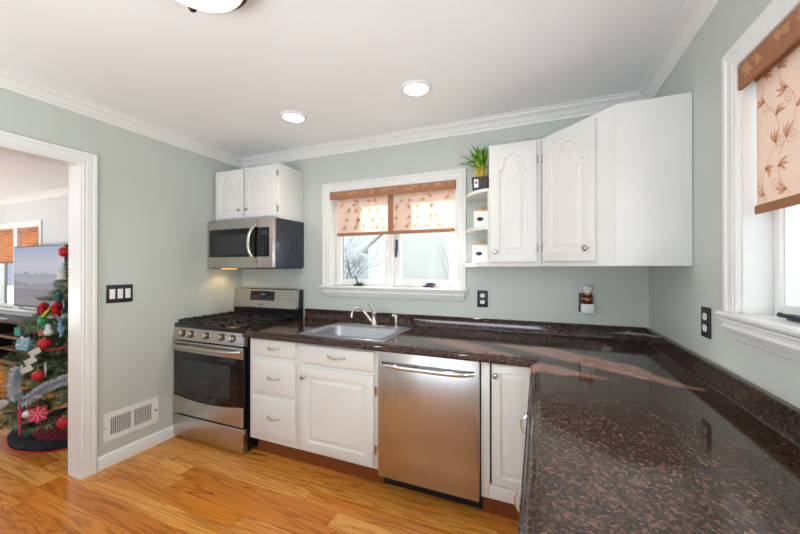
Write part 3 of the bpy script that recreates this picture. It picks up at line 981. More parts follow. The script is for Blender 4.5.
for k, (x, y, z) in enumerate(tops):
    for j in range(5):
        m.mi = 0 if r.random() < 0.7 else 1
        a = r.uniform(0, 2 * PI); L = r.uniform(0.085, 0.170); el = r.uniform(0.35, 1.3)
        d = Vector((math.cos(a) * math.cos(el), math.sin(a) * math.cos(el) * 0.9, math.sin(el)))
        if x + d.x * L > 2.428: d.x = -abs(d.x) * 0.8
        s = Vector((-math.sin(a), math.cos(a), 0))
        p0 = Vector((x, y, z - r.uniform(0, 0.035)))
        prev = None
        for i in range(6):
            tt = i / 5
            c = p0 + d * (L * tt) + Vector((0, 0, -0.05 * tt * tt * math.cos(el)))
            if c.y > -0.008: c.y = -0.008
            ww = 0.0110 * math.sin(PI * min(0.97, 0.1 + 0.9 * tt)) + 0.0004
            cur = [m.v(c - s * ww), m.v(c + Vector((0, 0, -0.002))), m.v(c + s * ww)]
            if prev:
                m.f([prev[0], prev[1], cur[1], cur[0]]); m.f([prev[1], prev[2], cur[2], cur[1]])
            prev = cur
m.build('leaves', ['leaf', 'leaf2'], t)

def canister(cx, cy, z, h, label, w=0.050):
    t = thing('canister', label, 'canister', (cx, cy, z), 'white canisters on the end shelves')
    m = MB(); m.box(cx - w, cx + w, cy - w, cy + w, z, z + h, 0.007, 3); m.build('jar', 'ceramic', t)
    m = MB()
    m.lathe([(0.0, 0.0), (0.022, 0.0), (0.022, 0.001), (0.0, 0.001)], (0, 0, 0), 'z', 28)
    bmesh.ops.transform(m.bm, matrix=Matrix.Translation((cx - 0.006, cy - w - 0.0002, z + h * 0.52)) @ Matrix.Rotation(PI / 2, 4, 'X') @ Matrix.Diagonal((1.0, 0.62, 1, 1)), verts=m.bm.verts)
    m.build('oval_label', 'black', t)
    m = MB(); m.box(cx - w + 0.003, cx + w - 0.003, cy - w + 0.003, cy + w - 0.003, z + h + 0.0003, z + h + 0.013, 0.004)
    ld = m.build('lid', 'woodlid', t)
    m = MB(); m.lathe([(0.0, 0.0), (0.007, 0.0), (0.006, 0.005), (0.011, 0.011), (0.009, 0.018), (0.0, 0.020)], (cx, cy, z + h + 0.0132), 'z', 14); m.build('knob', 'woodlid', ld)
canister(2.382, -0.150, SHZ[1] + 0.0205, 0.118, 'white square canister with wooden lid on the middle shelf')
canister(2.376, -0.155, SHZ[0] + 0.0205, 0.128, 'white square canister with wooden lid on the bottom shelf', 0.053)

# ------------------------------------------------------------------ base cabinets
YF = -0.650      # face frames
def carcass(t, x0, x1, z0=0.133, z1=0.872):
    m = MB(); m.box(x0, x1, YF, -0.004, z0, z1, 0.0015); m.build('body', 'cab', t)
    m = MB(); m.box(x0, x1, -0.575, -0.555, 0.0005, z0 - 0.001); m.build('toe_kick', 'toewood', t)
t = thing('base_cabinet', 'white three-drawer base cabinet right of the range', 'cabinet', (1.009, -0.33, 0.0))
carcass(t, 0.795, 1.2235)
for z0, z1, hz in ((0.745, 0.860, 0.806), (0.482, 0.714, 0.600), (0.182, 0.452, 0.322)):
    d = drawer_part(t, (0.832, YF - 0.0006, z0), FX, FN, 0.384, z1 - z0)
    bow_part(d, (1.036, YF - 0.0196, hz), FX, FN, 0.105)
t = thing('base_cabinet', 'white base cabinet under the sink with raised panel door', 'cabinet', (1.531, -0.33, 0.0))
m = MB()
m.box(1.2245, 1.8375, YF, YF + 0.0195, 0.133, 0.872, 0.0015); m.box(1.2245, 1.2425, YF + 0.02, -0.004, 0.133, 0.872); m.box(1.8195, 1.8375, YF + 0.02, -0.004, 0.133, 0.872)
m.box(1.2425, 1.8195, YF + 0.02, -0.004, 0.133, 0.151); m.box(1.2425, 1.8195, -0.012, -0.004, 0.151, 0.872)
m.build('body', 'cab', t)
m = MB(); m.box(1.2245, 1.8375, -0.575, -0.555, 0.0005, 0.132); m.build('toe_kick', 'toewood', t)
d = drawer_part(t, (1.262, YF - 0.0006, 0.728), FX, FN, 0.550, 0.124)
bow_part(d, (1.545, YF - 0.0196, 0.795), FX, FN, 0.13)
d = door_part(t, (1.262, YF - 0.0006, 0.152), FX, FN, 0.548, 0.552, inset=0.06)
knob_part(d, (1.292, YF - 0.0196, 0.640), FN)
for z in (0.25, 0.61): hinge_part(t, (1.822, YF - 0.0006, z), FX, FN, 0.05)
t = thing('base_cabinet', 'narrow white corner base cabinet right of the dishwasher', 'cabinet', (2.6, -0.33, 0.0))
m = MB()
m.box(2.4525, 2.739, YF + 0.02, -0.004, 0.133, 0.872)
m.box(2.4525, 2.4970, YF, YF + 0.02, 0.133, 0.872, 0.001)
m.box(2.4970, 2.739, YF, YF + 0.02, 0.133, 0.205, 0.001); m.box(2.4970, 2.739, YF, YF + 0.02, 0.858, 0.872, 0.001)
m.build('body', 'cab', t)
m = MB(); m.box(2.4975, 2.7385, YF + 0.0185, YF + 0.0195, 0.206, 0.857); m.build('shadow_gap', 'dark', t)  # flat dark sheet painted as the shade in the gap beside the door
m = MB(); m.box(2.4525, 2.760, -0.575, -0.555, 0.0005, 0.132); m.build('toe_kick', 'toewood', t)
d = door_part(t, (2.507, YF + 0.0178, 0.209), FX, FN, 0.231, 0.645, inset=0.045)
knob_part(d, (2.529, YF - 0.0014, 0.796), FN)

# cabinets under the long counter, their fronts facing the room
XF = 2.741
UY = Vector((0, -1, 0)); NX = Vector((-1, 0, 0))
for y0, y1, lab in ((-1.06, -0.66, 'white base cabinet under the long counter, nearest the corner'), (-1.62, -1.062, 'white base cabinet under the long counter, toward the camera'), (-2.33, -1.622, 'white base cabinet under the near end of the long counter')):
    t = thing('base_cabinet', lab, 'cabinet', (3.05, (y0 + y1) / 2, 0.0))
    m = MB(); m.box(XF, W - 0.003, y0, y1 if y1 < -0.9 else y1, 0.133, 0.872, 0.0015); m.build('body', 'cab', t)
    m = MB(); m.box(XF + 0.075, XF + 0.095, y0, y1, 0.0005, 0.132); m.build('toe_kick', 'toewood', t)
    w = y1 - y0 - 0.03
    if y1 > -0.7: w -= 0.06
    d = door_part(t, (XF - 0.0006, y0 + 0.015 + w, 0.152), UY, NX, w, 0.70, inset=0.05)
    hy, hz = {-0.66: (-0.83, 0.635), -1.062: (-1.24, 0.545), -1.622: (-1.75, 0.6)}[y1]
    bow_part(d, (XF - 0.0196, hy, hz), (0, 0, 1), NX, 0.115, 0.055, 0.0055, 'chrome')

# ------------------------------------------------------------------ worktop
ZC = 0.914
EX, EY = 2.743, -0.678
t = thing('countertop', 'L-shaped brown speckled granite worktop', 'countertop', (2.4, -0.5, 0.873))
m = MB()
SX0, SX1, SY0, SY1 = 1.240, 1.850, -0.630, -0.145      # cut-out under the sink's rim
ZU = 0.8735
m.box(0.7865, SX0, EY, -0.001, ZU, ZC); m.box(SX0, SX1, EY, SY0, ZU, ZC); m.box(SX0, SX1, SY1, -0.001, ZU, ZC); m.box(SX1, EX, EY, -0.001, ZU, ZC)
m.box(EX, W - 0.001, -2.34, -0.001, ZU, ZC)
m.build('slab', 'granite', t)
EDGE = [(0.0, 0.0), (0.004, -0.0006), (0.008, -0.003), (0.0095, -0.007), (0.011, -0.0095), (0.016, -0.0105), (0.024, -0.0135), (0.031, -0.019), (0.034, -0.0245), (0.0365, -0.0265), (0.040, -0.030), (0.040, -0.037), (0.036, -0.0405), (0.0, -0.0405)]
m = MB()
m.loft([[(0.7865, EY - d, ZC + h) for d, h in EDGE], [(EX - d, EY - d, ZC + h) for d, h in EDGE], [(EX - d, -2.34, ZC + h) for d, h in EDGE]])
m.build('edge', 'granite', t, angle=28)
BS = [(0.0, 0.0), (0.024, 0.0), (0.021, 0.006), (0.019, 0.012), (0.019, 0.066), (0.022, 0.070), (0.022, 0.080), (0.019, 0.084), (0.0, 0.084)]
m = MB()
m.loft([[(0.7865, -0.001 - d, ZC + 0.0003 + h) for d, h in BS], [(W - 0.001 - d, -0.001 - d, ZC + 0.0003 + h) for d, h in BS], [(W - 0.001 - d, -2.34, ZC + 0.0003 + h) for d, h in BS]])
m.build('backsplash', 'granite', t, angle=28)

# ------------------------------------------------------------------ sink, faucet, sprayer
t = thing('sink', 'single bowl stainless drop-in sink', 'sink', (1.545, -0.39, 0.75))
def rrect(x0, x1, y0, y1, r, z, n=6):
    pts = []
    for cx, cy, s in ((x1 - r, y1 - r, 0), (x0 + r, y1 - r, 1), (x0 + r, y0 + r, 2), (x1 - r, y0 + r, 3)):
        for k in range(n + 1):
            a = (s + k / n) * PI / 2
            pts.append((cx + r * math.cos(a), cy + r * math.sin(a), z))
    return pts
m = MB()
m.loft([rrect(1.222, 1.868, -0.650, -0.128, 0.02, ZC + 0.0004), rrect(1.222, 1.868, -0.650, -0.128, 0.02, ZC + 0.004), rrect(1.226, 1.864, -0.646, -0.132, 0.02, ZC + 0.007),
        rrect(1.234, 1.856, -0.638, -0.140, 0.02, ZC + 0.0055), rrect(1.266, 1.828, -0.606, -0.252, 0.05, ZC + 0.0055), rrect(1.270, 1.824, -0.602, -0.256, 0.05, ZC + 0.003),
        rrect(1.276, 1.818, -0.596, -0.262, 0.05, ZC - 0.01), rrect(1.284, 1.810, -0.588, -0.270, 0.055, ZC - 0.135), rrect(1.296, 1.798, -0.576, -0.282, 0.06, ZC - 0.158), rrect(1.330, 1.764, -0.542, -0.316, 0.06, ZC - 0.165)], False, True)
m.build('basin', 'sinksteel', t, angle=40)
m = MB(); m.lathe([(0.0, 0.0), (0.042, 0.0), (0.044, 0.002), (0.036, 0.0035), (0.030, 0.001), (0.0, 0.001)], (1.547, -0.43, ZC - 0.1646), 'z', 24); m.build('drain', 'chrome', t)

ZR = ZC + 0.0060
fx, fy = 1.575, -0.192
t = thing('faucet', 'satin nickel single-lever kitchen faucet behind the sink bowl', 'faucet', (fx, fy, ZR))
m = MB(); m.loft([rrect(fx - 0.13, fx + 0.10, fy - 0.026, fy + 0.026, 0.024, ZR), rrect(fx - 0.13, fx + 0.10, fy - 0.026, fy + 0.026, 0.024, ZR + 0.004), rrect(fx - 0.124, fx + 0.094, fy - 0.02, fy + 0.02, 0.019, ZR + 0.009)])
m.build('base_plate', 'nickel', t)
m = MB(); m.lathe([(0.0, 0.0), (0.026, 0.0), (0.024, 0.006), (0.0205, 0.012), (0.020, 0.085), (0.0215, 0.090), (0.0215, 0.094), (0.019, 0.104), (0.012, 0.112), (0.0, 0.115)], (fx, fy, ZR + 0.0085), 'z', 20)
m.build('body', 'nickel', t)
dr = Vector((-0.86, -0.50, 0)).normalized()
pts = [(0.0, 0.018), (0.03, 0.045), (0.06, 0.085), (0.085, 0.118), (0.110, 0.138), (0.132, 0.143), (0.152, 0.135), (0.165, 0.115), (0.170, 0.090), (0.171, 0.068)]
m = MB(); m.tube([Vector((fx, fy, ZR)) + dr * a + Vector((0, 0, b)) for a, b in pts], [0.013, 0.0125, 0.012, 0.0115, 0.011, 0.011, 0.011, 0.0112, 0.0125, 0.0125], 12); m.build('spout', 'nickel', t)
m = MB(); m.tube([(fx, fy, ZR + 0.112), (fx - 0.012, fy - 0.004, ZR + 0.130), (fx - 0.032, fy - 0.010, ZR + 0.160), (fx - 0.048, fy - 0.014, ZR + 0.172)], [0.012, 0.008, 0.0075, 0.010], 10); m.build('lever', 'nickel', t)
sx_ = 1.757
t = thing('sprayer', 'satin nickel side sprayer right of the faucet', 'sprayer', (sx_, fy, ZR))
m = MB(); m.lathe([(0.0, 0.0), (0.021, 0.0), (0.019, 0.006), (0.014, 0.012), (0.0, 0.013)], (sx_, fy, ZR), 'z', 18); m.build('base', 'nickel', t)
m = MB(); m.lathe([(0.0, 0.0), (0.012, 0.0), (0.0135, 0.02), (0.0145, 0.055), (0.0135, 0.070), (0.009, 0.075), (0.0, 0.076)], (sx_, fy, ZR + 0.012), 'z', 16); m.build('body', 'nickel', t)
m = MB(); m.tube([(sx_ + 0.008, fy, ZR + 0.082), (sx_ - 0.012, fy - 0.01, ZR + 0.092), (sx_ - 0.026, fy - 0.016, ZR + 0.088)], [0.009, 0.012, 0.010], 10); m.build('spray_head', 'nickel', t)

# ------------------------------------------------------------------ dishwasher
t = thing('dishwasher', 'stainless steel dishwasher with a bar handle', 'dishwasher', (2.145, -0.33, 0.0))
m = MB(); m.box(1.8395, 2.4505, -0.635, -0.01, 0.10, 0.868); m.build('tub', 'black', t)
m = MB(); m.box(1.842, 2.4475, -0.5600, -0.5450, 0.0005, 0.0995); m.build('toe_kick', 'black', t)
m = MB(); m.box(1.8435, 2.4460, -0.675, -0.636, 0.112, 0.866, 0.004); d = m.build('door', 'steel', t)
m = MB()
pts = []
for i in range(15):
    s = -1 + 2 * i / 14
    pts.append((2.1450 + s * 0.272, -0.676 - 0.048 * (1 - abs(s) ** 6), 0.794))
m.tube(pts, [0.014] + [0.0145] * 13 + [0.014], 12)
m.build('handle', 'chrome', d)
for i in range(4):
    m = MB(); m.box(2.085 + i * 0.035, 2.090 + i * 0.035, -0.6760, -0.6752, 0.840, 0.843); m.build('indicator', 'mwsheet', d)

# ------------------------------------------------------------------ range
RX0, RX1 = 0.003, 0.764
t = thing('range', 'stainless gas range with black cooktop and oven window', 'stove', (0.39, -0.35, 0.0))
m = MB(); m.box(RX0 + 0.004, RX1 - 0.002, -0.642, -0.025, 0.02, 0.904, 0.002); m.build('body', 'black', t)
for x in (0.05, 0.73):
    for y in (-0.60, -0.08):
        m = MB(); m.lathe([(0.0, 0.0), (0.018, 0.0), (0.018, 0.019), (0.0, 0.019)], (x, y, 0.0005), 'z', 12); m.build('foot', 'black', t)
m = MB(); m.box(RX0, RX1, -0.690, -0.643, 0.022, 0.192, 0.006, 3); m.build('drawer', 'steel_h', t)
# oven door: steel band with a dipping top edge, black glass, steel top rail
d = None
m = MB(); m.box(RX0, RX1, -0.684, -0.643, 0.206, 0.782, 0.003); d = m.build('oven_door', 'blackglass', t)
m = MB()
K = 18
lp = [(RX0 - 0.0004, 0.206), (RX1 + 0.0004, 0.206)] + [(RX1 + 0.0004 + (RX0 - RX1 - 0.0008) * i / K, 0.352 - 0.030 * (1 - (2 * i / K - 1) ** 2)) for i in range(K + 1)]
m.loft([[(x, -0.6842, z) for x, z in lp], [(x, -0.6900, z) for x, z in lp]]); m.build('lower_band', 'steel_h', d)
m = MB(); m.box(RX0 - 0.0004, RX1 + 0.0004, -0.6905, -0.6842, 0.700, 0.783, 0.002); m.build('top_rail', 'steel_h', d)
m = MB(); m.box(0.125, 0.632, -0.6856, -0.6842, 0.392, 0.640); m.build('window', 'ovenglass', d)
m = MB()
pts = [(RX0 + 0.02 + 0.72 * i / 16, -0.691 - 0.048 * (1 - abs(-1 + 2 * i / 16) ** 8), 0.752) for i in range(17)]
m.tube(pts, 0.0135, 12); m.build('handle', 'nickel', d)
# knob panel
m = MB()
m.extrude([(0, -0.643, 0.795), (0, -0.692, 0.795), (0, -0.690, 0.812), (0, -0.672, 0.886), (0, -0.643, 0.886)], (RX0, 0, 0), (RX1, 0, 0))
cp = m.build('control_panel', 'steel_h', t)
kn = Vector((0, -0.074, -0.018)).normalized(); kn = Vector((0, -0.972, 0.236))
for x in (0.108, 0.207, 0.376, 0.540, 0.652):
    p = Vector((x, -0.683, 0.843))
    m = MB(); m.X = Matrix.Translation(p) @ kn.to_track_quat('Z', 'Y').to_matrix().to_4x4()
    m.lathe([(0.0, 0.0), (0.028, 0.0), (0.028, 0.005), (0.0, 0.005)], seg=24); bz = m.build('bezel', 'bronze_lamp', cp)
    m = MB(); m.X = Matrix.Translation(p + kn * 0.005) @ kn.to_track_quat('Z', 'Y').to_matrix().to_4x4()
    m.lathe([(0.0, 0.0), (0.0235, 0.0), (0.0225, 0.012), (0.020, 0.022), (0.018, 0.026), (0.0, 0.027)], seg=24)
    m.box(-0.0055, 0.0055, -0.021, 0.021, 0.020, 0.034, 0.002); m.build('knob', 'nickel', cp)
# cooktop
m = MB(); m.box(RX0 - 0.002, RX1 + 0.002, -0.676, -0.100, 0.9045, 0.9180, 0.004); m.box(RX0 - 0.001, RX1 + 0.001, -0.676, -0.640, 0.886, 0.906, 0.002)
ct = m.build('cooktop', 'black', t)
for x, y, r_ in ((0.165, -0.52, 0.045), (0.165, -0.25, 0.036), (0.39, -0.385, 0.050), (0.615, -0.52, 0.050), (0.615, -0.25, 0.036)):
    m = MB(); m.lathe([(0.0, 0.0), (r_ + 0.012, 0.0), (r_ + 0.010, 0.005), (r_, 0.006), (r_, 0.014), (r_ - 0.006, 0.018), (0.0, 0.019)], (x, y, 0.9182), 'z', 24)
    m.build('burner', 'iron', t)
def grate(x0, x1):
    m = MB()
    z0, z1 = 0.936, 0.950
    ya, yb = -0.655, -0.125
    b = 0.012
    for y in (ya, yb): m.box(x0, x1, y - b / 2, y + b / 2, z0 - 0.002, z1 - 0.002, 0.003)
    for x in (x0 + b / 2, x1 - b / 2): m.box(x - b / 2, x + b / 2, ya, yb, z0 - 0.002, z1 - 0.002, 0.003)
    m.box(x0, x1, (ya + yb) / 2 - b / 2, (ya + yb) / 2 + b / 2, z0, z1, 0.003)
    xm = (x0 + x1) / 2
    m.box(xm - b / 2, xm + b / 2, ya, yb, z0, z1, 0.003)
    for k in range(6):
        y = ya + (yb - ya) * (k + 0.5) / 6
        m.box(x0, x0 + (x1 - x0) * 0.36, y - 0.005, y + 0.005, z0, z1, 0.002)
        m.box(x1 - (x1 - x0) * 0.36, x1, y - 0.005, y + 0.005, z0, z1, 0.002)
        for xx in (x0 + 0.005, x1 - 0.005):
            m.box(xx - 0.005, xx + 0.005, y - 0.007, y + 0.007, z0 - 0.008, z1 + 0.003, 0.002)
    for x in (x0 + 0.008, x1 - 0.008):
        for y in (ya + 0.006, yb - 0.006, (ya + yb) / 2): m.box(x - 0.007, x + 0.007, y - 0.007, y + 0.007, 0.9182, z0 + 0.004, 0.002)
    return m.build('grate', 'iron', t)
grate(0.026, 0.262); grate(0.270, 0.510); grate(0.518, 0.754)
# backguard
m = MB(); m.extrude([(0, -0.100, 0.905), (0, -0.100, 0.990), (0, -0.078, 0.998), (0, -0.062, 1.165), (0, -0.030, 1.172), (0, -0.020, 1.165), (0, -0.020, 0.905)], (RX0, 0, 0), (RX1, 0, 0))
bg = m.build('backguard', 'black', t)
m = MB(); m.extrude([(0, -0.079, 0.992), (0, -0.110, 0.992), (0, -0.113, 1.000), (0, -0.092, 1.165), (0, -0.084, 1.172), (0, -0.061, 1.172)], (RX0, 0, 0), (RX1 - 0.004, 0, 0))
fp = m.build('face_panel', 'steel_h', bg, angle=20)
def fpz(z): return -0.1135 + (z - 1.0) * 0.0212 / 0.165
m = MB()
q = [(0.215, 1.065), (0.505, 1.065), (0.505, 1.150), (0.215, 1.150)]
m.loft([[(x, fpz(z) + 0.001, z) for x, z in q], [(x, fpz(z) - 0.0012, z) for x, z in q]]); dp = m.build('display', 'blackglass', fp)
m = MB()
q = [(0.345, 1.112), (0.400, 1.112), (0.400, 1.130), (0.345, 1.130)]
m.loft([[(x, fpz(z) - 0.0010, z) for x, z in q], [(x, fpz(z) - 0.0018, z) for x, z in q]]); m.build('clock', 'bluelcd', dp)
m = MB()
for x in [0.232 + 0.022 * i for i in range(12)]:
    for z in (1.078, 1.098):
        if z > 1.09 and 0.33 < x < 0.41: continue
        m.box(x, x + 0.010, fpz(z) - 0.0018, fpz(z) - 0.0008, z, z + 0.005)
m.build('legend', 'legend', dp)
m = MB(); m.box(0.325, 0.375, fpz(1.028) - 0.001, fpz(1.028) + 0.003, 1.025, 1.032); m.build('nameplate', 'mwsheet', fp)

# ------------------------------------------------------------------ microwave
MX0, MX1, MZ0, MZ1 = 0.004, 0.762, 1.364, 1.776
t = thing('microwave', 'stainless over-the-range microwave with curved handle', 'microwave', (0.383, -0.19, MZ0))
m = MB(); m.box(MX0, MX1, -0.352, -0.006, MZ0 + 0.004, MZ1, 0.003); m.build('body', 'mwsheet', t)
m = MB(); m.box(MX0 + 0.004, MX1 - 0.004, -0.350, -0.02, MZ0 - 0.006, MZ0 + 0.0035, 0.002); un = m.build('underside', 'black', t)
m = MB(); m.box(0.06, 0.19, -0.29, -0.23, MZ0 - 0.0085, MZ0 - 0.0061, 0.001); m.build('lamp_lens', 'hoodlamp', un)
m = MB(); m.box(MX0, MX1, -0.388, -0.3525, MZ0, MZ1, 0.006, 3); fr = m.build('front', 'steel_h', t)
m = MB(); m.box(0.032, 0.720, -0.3902, -0.3882, 1.458, 1.700, 0.001); dw = m.build('door', 'blackglass', fr)
m = MB(); m.box(0.072, 0.505, -0.3912, -0.3903, 1.478, 1.650); m.build('window', 'ovenglass', dw)
m = MB()
for r_ in range(7):
    for c_ in range(3):
        m.box(0.622 + 0.028 * c_, 0.640 + 0.028 * c_, -0.3910, -0.3902, 1.476 + 0.021 * r_, 1.488 + 0.021 * r_)
m.build('keypad', 'bronze', dw)
m = MB(); m.box(0.622, 0.696, -0.3912, -0.3902, 1.636, 1.672); m.build('display', 'mwsheet', dw)
m = MB()
pts = []
for i in range(15):
    s = -1 + 2 * i / 14
    pts.append((0.580 - 0.032 * (1 - s * s), -0.390 - 0.050 * (1 - abs(s) ** 3), 1.572 + s * 0.150))
m.tube(pts, [0.013] + [0.014] * 13 + [0.013], 12); m.build('handle', 'nickel', fr)
m = MB(); m.box(0.594, 0.5955, -0.3892, -0.3880, MZ0 + 0.004, MZ1 - 0.004); m.build('seam', 'black', fr)
# stampings on the side panel
m = MB()
m.tube([(MX1 + 0.0005, -0.175, 1.50), (MX1 + 0.0005, -0.175, 1.635), (MX1 + 0.0005, -0.105, 1.635), (MX1 + 0.0005, -0.105, 1.50), (MX1 + 0.0005, -0.175, 1.50)], 0.002, 6)
for y, z in ((-0.235, 1.625), (-0.235, 1.52), (-0.06, 1.46), (-0.25, 1.735), (-0.14, 1.735), (-0.05, 1.735)):
    m.lathe([(0.0, -0.001), (0.007, -0.001), (0.007, 0.0012), (0.0, 0.0015)], (MX1, y, z), 'x', 12)
m.build('side_stamping', 'black', t)
lamp_d = bpy.data.lights.new('cooktop_lamp', 'SPOT'); lamp_d.energy = 2.2; lamp_d.color = (1.0, 0.62, 0.32); lamp_d.spot_size = math.radians(150); lamp_d.shadow_soft_size = 0.03; lamp_d.spot_blend = 0.6
lo = bpy.data.objects.new('cooktop_lamp', lamp_d); C.objects.link(lo); lo.location = (0.125, -0.26, MZ0 - 0.014)

# ------------------------------------------------------------------ plates on the walls
t = thing('switch_plate', 'dark triple switch plate beside the doorway', 'light switch', (0.0, -1.061, 1.119))
m = MB(); m.box(0.0006, 0.007, -1.142, -0.980, 1.121, 1.247, 0.003); m.build('plate', 'bronze', t)
for y in (-1.1085, -1.061, -1.0135):
    m = MB(); m.box(0.0072, 0.0105, y - 0.0165, y + 0.0165, 1.150, 1.218, 0.0015); m.build('rocker', 'whiteplastic', t)
m = MB()
for y in (-1.1085, -1.061, -1.0135):
    for z in (1.132, 1.236): m.lathe([(0.0, 0.0), (0.0035, 0.0), (0.003, 0.001), (0.0, 0.0012)], (0.0071, y, z), 'x', 8)
m.build('screws', 'black', t)

def outlet(label, P, a, z):
    t = thing('wall_outlet', label, 'outlet', P(a, z - 0.062, 0.0))
    m = MB(); pbox(m, P, a - 0.038, a + 0.038, z - 0.061, z + 0.061, 0.0006, 0.0065, 0.002); m.build('plate', 'blackplastic', t)
    for dz in (-0.0235, 0.0235):
        m = MB()
        lp = []
        for k in range(20):
            th = 2 * PI * k / 20
            lp.append((0.0165 * max(-1, min(1, 1.0 * math.cos(th))), max(-0.0135, min(0.0135, 0.0165 * math.sin(th)))))
        m.loft([[P(a + u, z + dz + v, 0.0067) for u, v in lp], [P(a + u, z + dz + v, 0.0090) for u, v in lp]])
        s = m.build('socket', 'whiteplastic', t)
        m = MB()
        for du in (-0.0055, 0.0055): pbox(m, P, a + du - 0.001, a + du + 0.001, z + dz - 0.002, z + dz + 0.006, 0.0088, 0.0094)
        pbox(m, P, a - 0.0018, a + 0.0018, z + dz - 0.009, z + dz - 0.005, 0.0088, 0.0094)
        m.build('slots', 'black', s)
outlet('black duplex outlet on the back wall below the end shelves', PB, 2.362, 1.140)
outlet('black duplex outlet on the right wall beside the window sill', PR, -0.766, 1.145)
t = thing('wall_outlet', 'black outlet plate behind the plug-in ornament', 'outlet', (3.022, 0.0, 1.078))
m = MB(); pbox(m, PB, 2.984, 3.060, 1.078, 1.202, 0.0006, 0.0065, 0.002); m.build('plate', 'blackplastic', t)
# plug-in: a white block carrying a dark red figure with a white hat
px, pz = 3.031, 1.074
t = thing('plug_in_night_light', 'white plug-in with a dark red figure in a white hat', 'night light', (px, -0.035, pz))
m = MB(); m.box(px - 0.037, px + 0.037, -0.058, -0.0075, pz, pz + 0.060, 0.005); m.build('base', 'whiteplastic', t)
m = MB(); m.lathe([(0.0, 0.0), (0.026, 0.0), (0.033, 0.010), (0.034, 0.030), (0.031, 0.048), (0.024, 0.057), (0.0, 0.058)], (px, -0.036, pz + 0.0605), 'z', 22); bd = m.build('figure', 'plugred', t)
m = MB(); m.tube([(px + 0.0345 * math.cos(a), -0.036 + 0.0345 * math.sin(a), pz + 0.092 + 0.004 * math.sin(5 * a)) for a in [2 * PI * k / 24 for k in range(25)]], 0.003, 6); m.build('band', 'gold', bd)
m = MB(); m.ball((px, -0.037, pz + 0.128), 0.017, 16); m.build('face', 'plugskin', bd)
m = MB(); m.lathe([(0.0, 0.0), (0.019, 0.0), (0.019, 0.014), (0.028, 0.020), (0.031, 0.030), (0.027, 0.040), (0.014, 0.045), (0.0, 0.046)], (px, -0.036, pz + 0.134), 'z', 20); m.build('hat', 'whiteplastic', bd)

# floor vent in the left wall
t = thing('wall_vent', 'white wall register above the baseboard', 'vent', (0.0, -0.98, 0.173))
m = MB()
Y0, Y1, Z0, Z1 = -1.156, -0.803, 0.173, 0.366
OPN = [(-1.117, -0.990), (-0.974, -0.846)]
oz0, oz1 = 0.208, 0.330
m.box(0.0006, 0.008, Y0, Y1, Z0, oz0, 0.0); m.box(0.0006, 0.008, Y0, Y1, oz1, Z1)
for a, b in ((Y0, OPN[0][0]), (OPN[0][1], OPN[1][0]), (OPN[1][1], Y1)): m.box(0.0006, 0.008, a, b, oz0, oz1)
m.build('frame', 'trim', t)
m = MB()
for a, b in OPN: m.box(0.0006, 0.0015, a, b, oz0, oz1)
m.build('duct_shade', 'dark', t)  # thin black sheets painted as the shade inside the openings
m = MB()
for i in range(11):
    y = OPN[0][0] + (OPN[0][1] - OPN[0][0]) * i / 10
    m.box(0.0035, 0.0065, y - 0.0018, y + 0.0018, oz0, oz1)
for i in range(9):
    z = oz0 + (oz1 - oz0) * (i + 0.5) / 9
    m.box(0.0020, 0.0050, OPN[0][0], OPN[0][1], z - 0.0012, z + 0.0012)
m.build('grille', 'trim', t)
m = MB()
for i in range(11):
    y = OPN[1][0] + (OPN[1][1] - OPN[1][0]) * (i + 0.5) / 11
    m.extrude([(0.0018, y + 0.0045, 0), (0.0075, y - 0.0050, 0), (0.0081, y - 0.0035, 0), (0.0024, y + 0.0060, 0)], (0, 0, oz0), (0, 0, oz1))
m.build('louvre', 'trim', t)
m = MB()
for y, z in ((-1.147, 0.268), (-0.812, 0.268)): m.lathe([(0.0, 0.0), (0.004, 0.0), (0.003, 0.0015), (0.0, 0.002)], (0.0081, y, z), 'x', 10)
m.box(0.008, 0.018, -0.827, -0.822, 0.262, 0.275)
m.build('screws', 'bronze_lamp', t)

# ------------------------------------------------------------------ ceiling lights
def downlight(x, y, label):
    t = thing('recessed_light', label, 'ceiling light', (x, y, H - 0.012), 'recessed ceiling lights')
    m = MB()
    m.lathe([(0.072, 0.0005), (0.094, 0.0005), (0.094, 0.006), (0.089, 0.012), (0.078, 0.013), (0.072, 0.009)], (x, y, H - 0.0005), '-z', 36, True)
    m.build('trim_ring', 'trim', t)
    m = MB(); m.lathe([(0.0, 0.003), (0.0715, 0.003), (0.0715, 0.0085), (0.0, 0.0095)], (x, y, H - 0.0005), '-z', 32); m.build('lens', 'lamp', t)
    l = bpy.data.lights.new('downlight', 'SPOT'); l.energy = 14; l.color = (1.0, 0.93, 0.82); l.spot_size = math.radians(140); l.spot_blend = 0.8; l.shadow_soft_size = 0.06
    o = bpy.data.objects.new('downlight', l); C.objects.link(o); o.location = (x, y, H - 0.02)
downlight(1.134, -0.588, 'recessed ceiling light nearer the range')
downlight(2.065, -0.610, 'recessed ceiling light nearer the wall cabinets')
lx, ly = 1.632, -1.69
t = thing('flush_mount_light', 'round flush mount ceiling light with bronze ring', 'ceiling light', (lx, ly, H - 0.11))
m = MB(); m.lathe([(0.0, 0.0), (0.150, 0.0), (0.168, 0.012), (0.178, 0.030), (0.178, 0.048), (0.168, 0.054), (0.0, 0.054)], (lx, ly, H - 0.0005), '-z', 40); m.build('ring', 'bronze_lamp', t)
m = MB(); m.lathe([(0.0, 0.0545)] + [(0.160 * math.cos(a), 0.055 + 0.050 * math.sin(a)) for a in [PI / 2 * k / 10 for k in range(11)]], (lx, ly, H - 0.0005), '-z', 40); m.build('glass_bowl', 'lampglass', t)
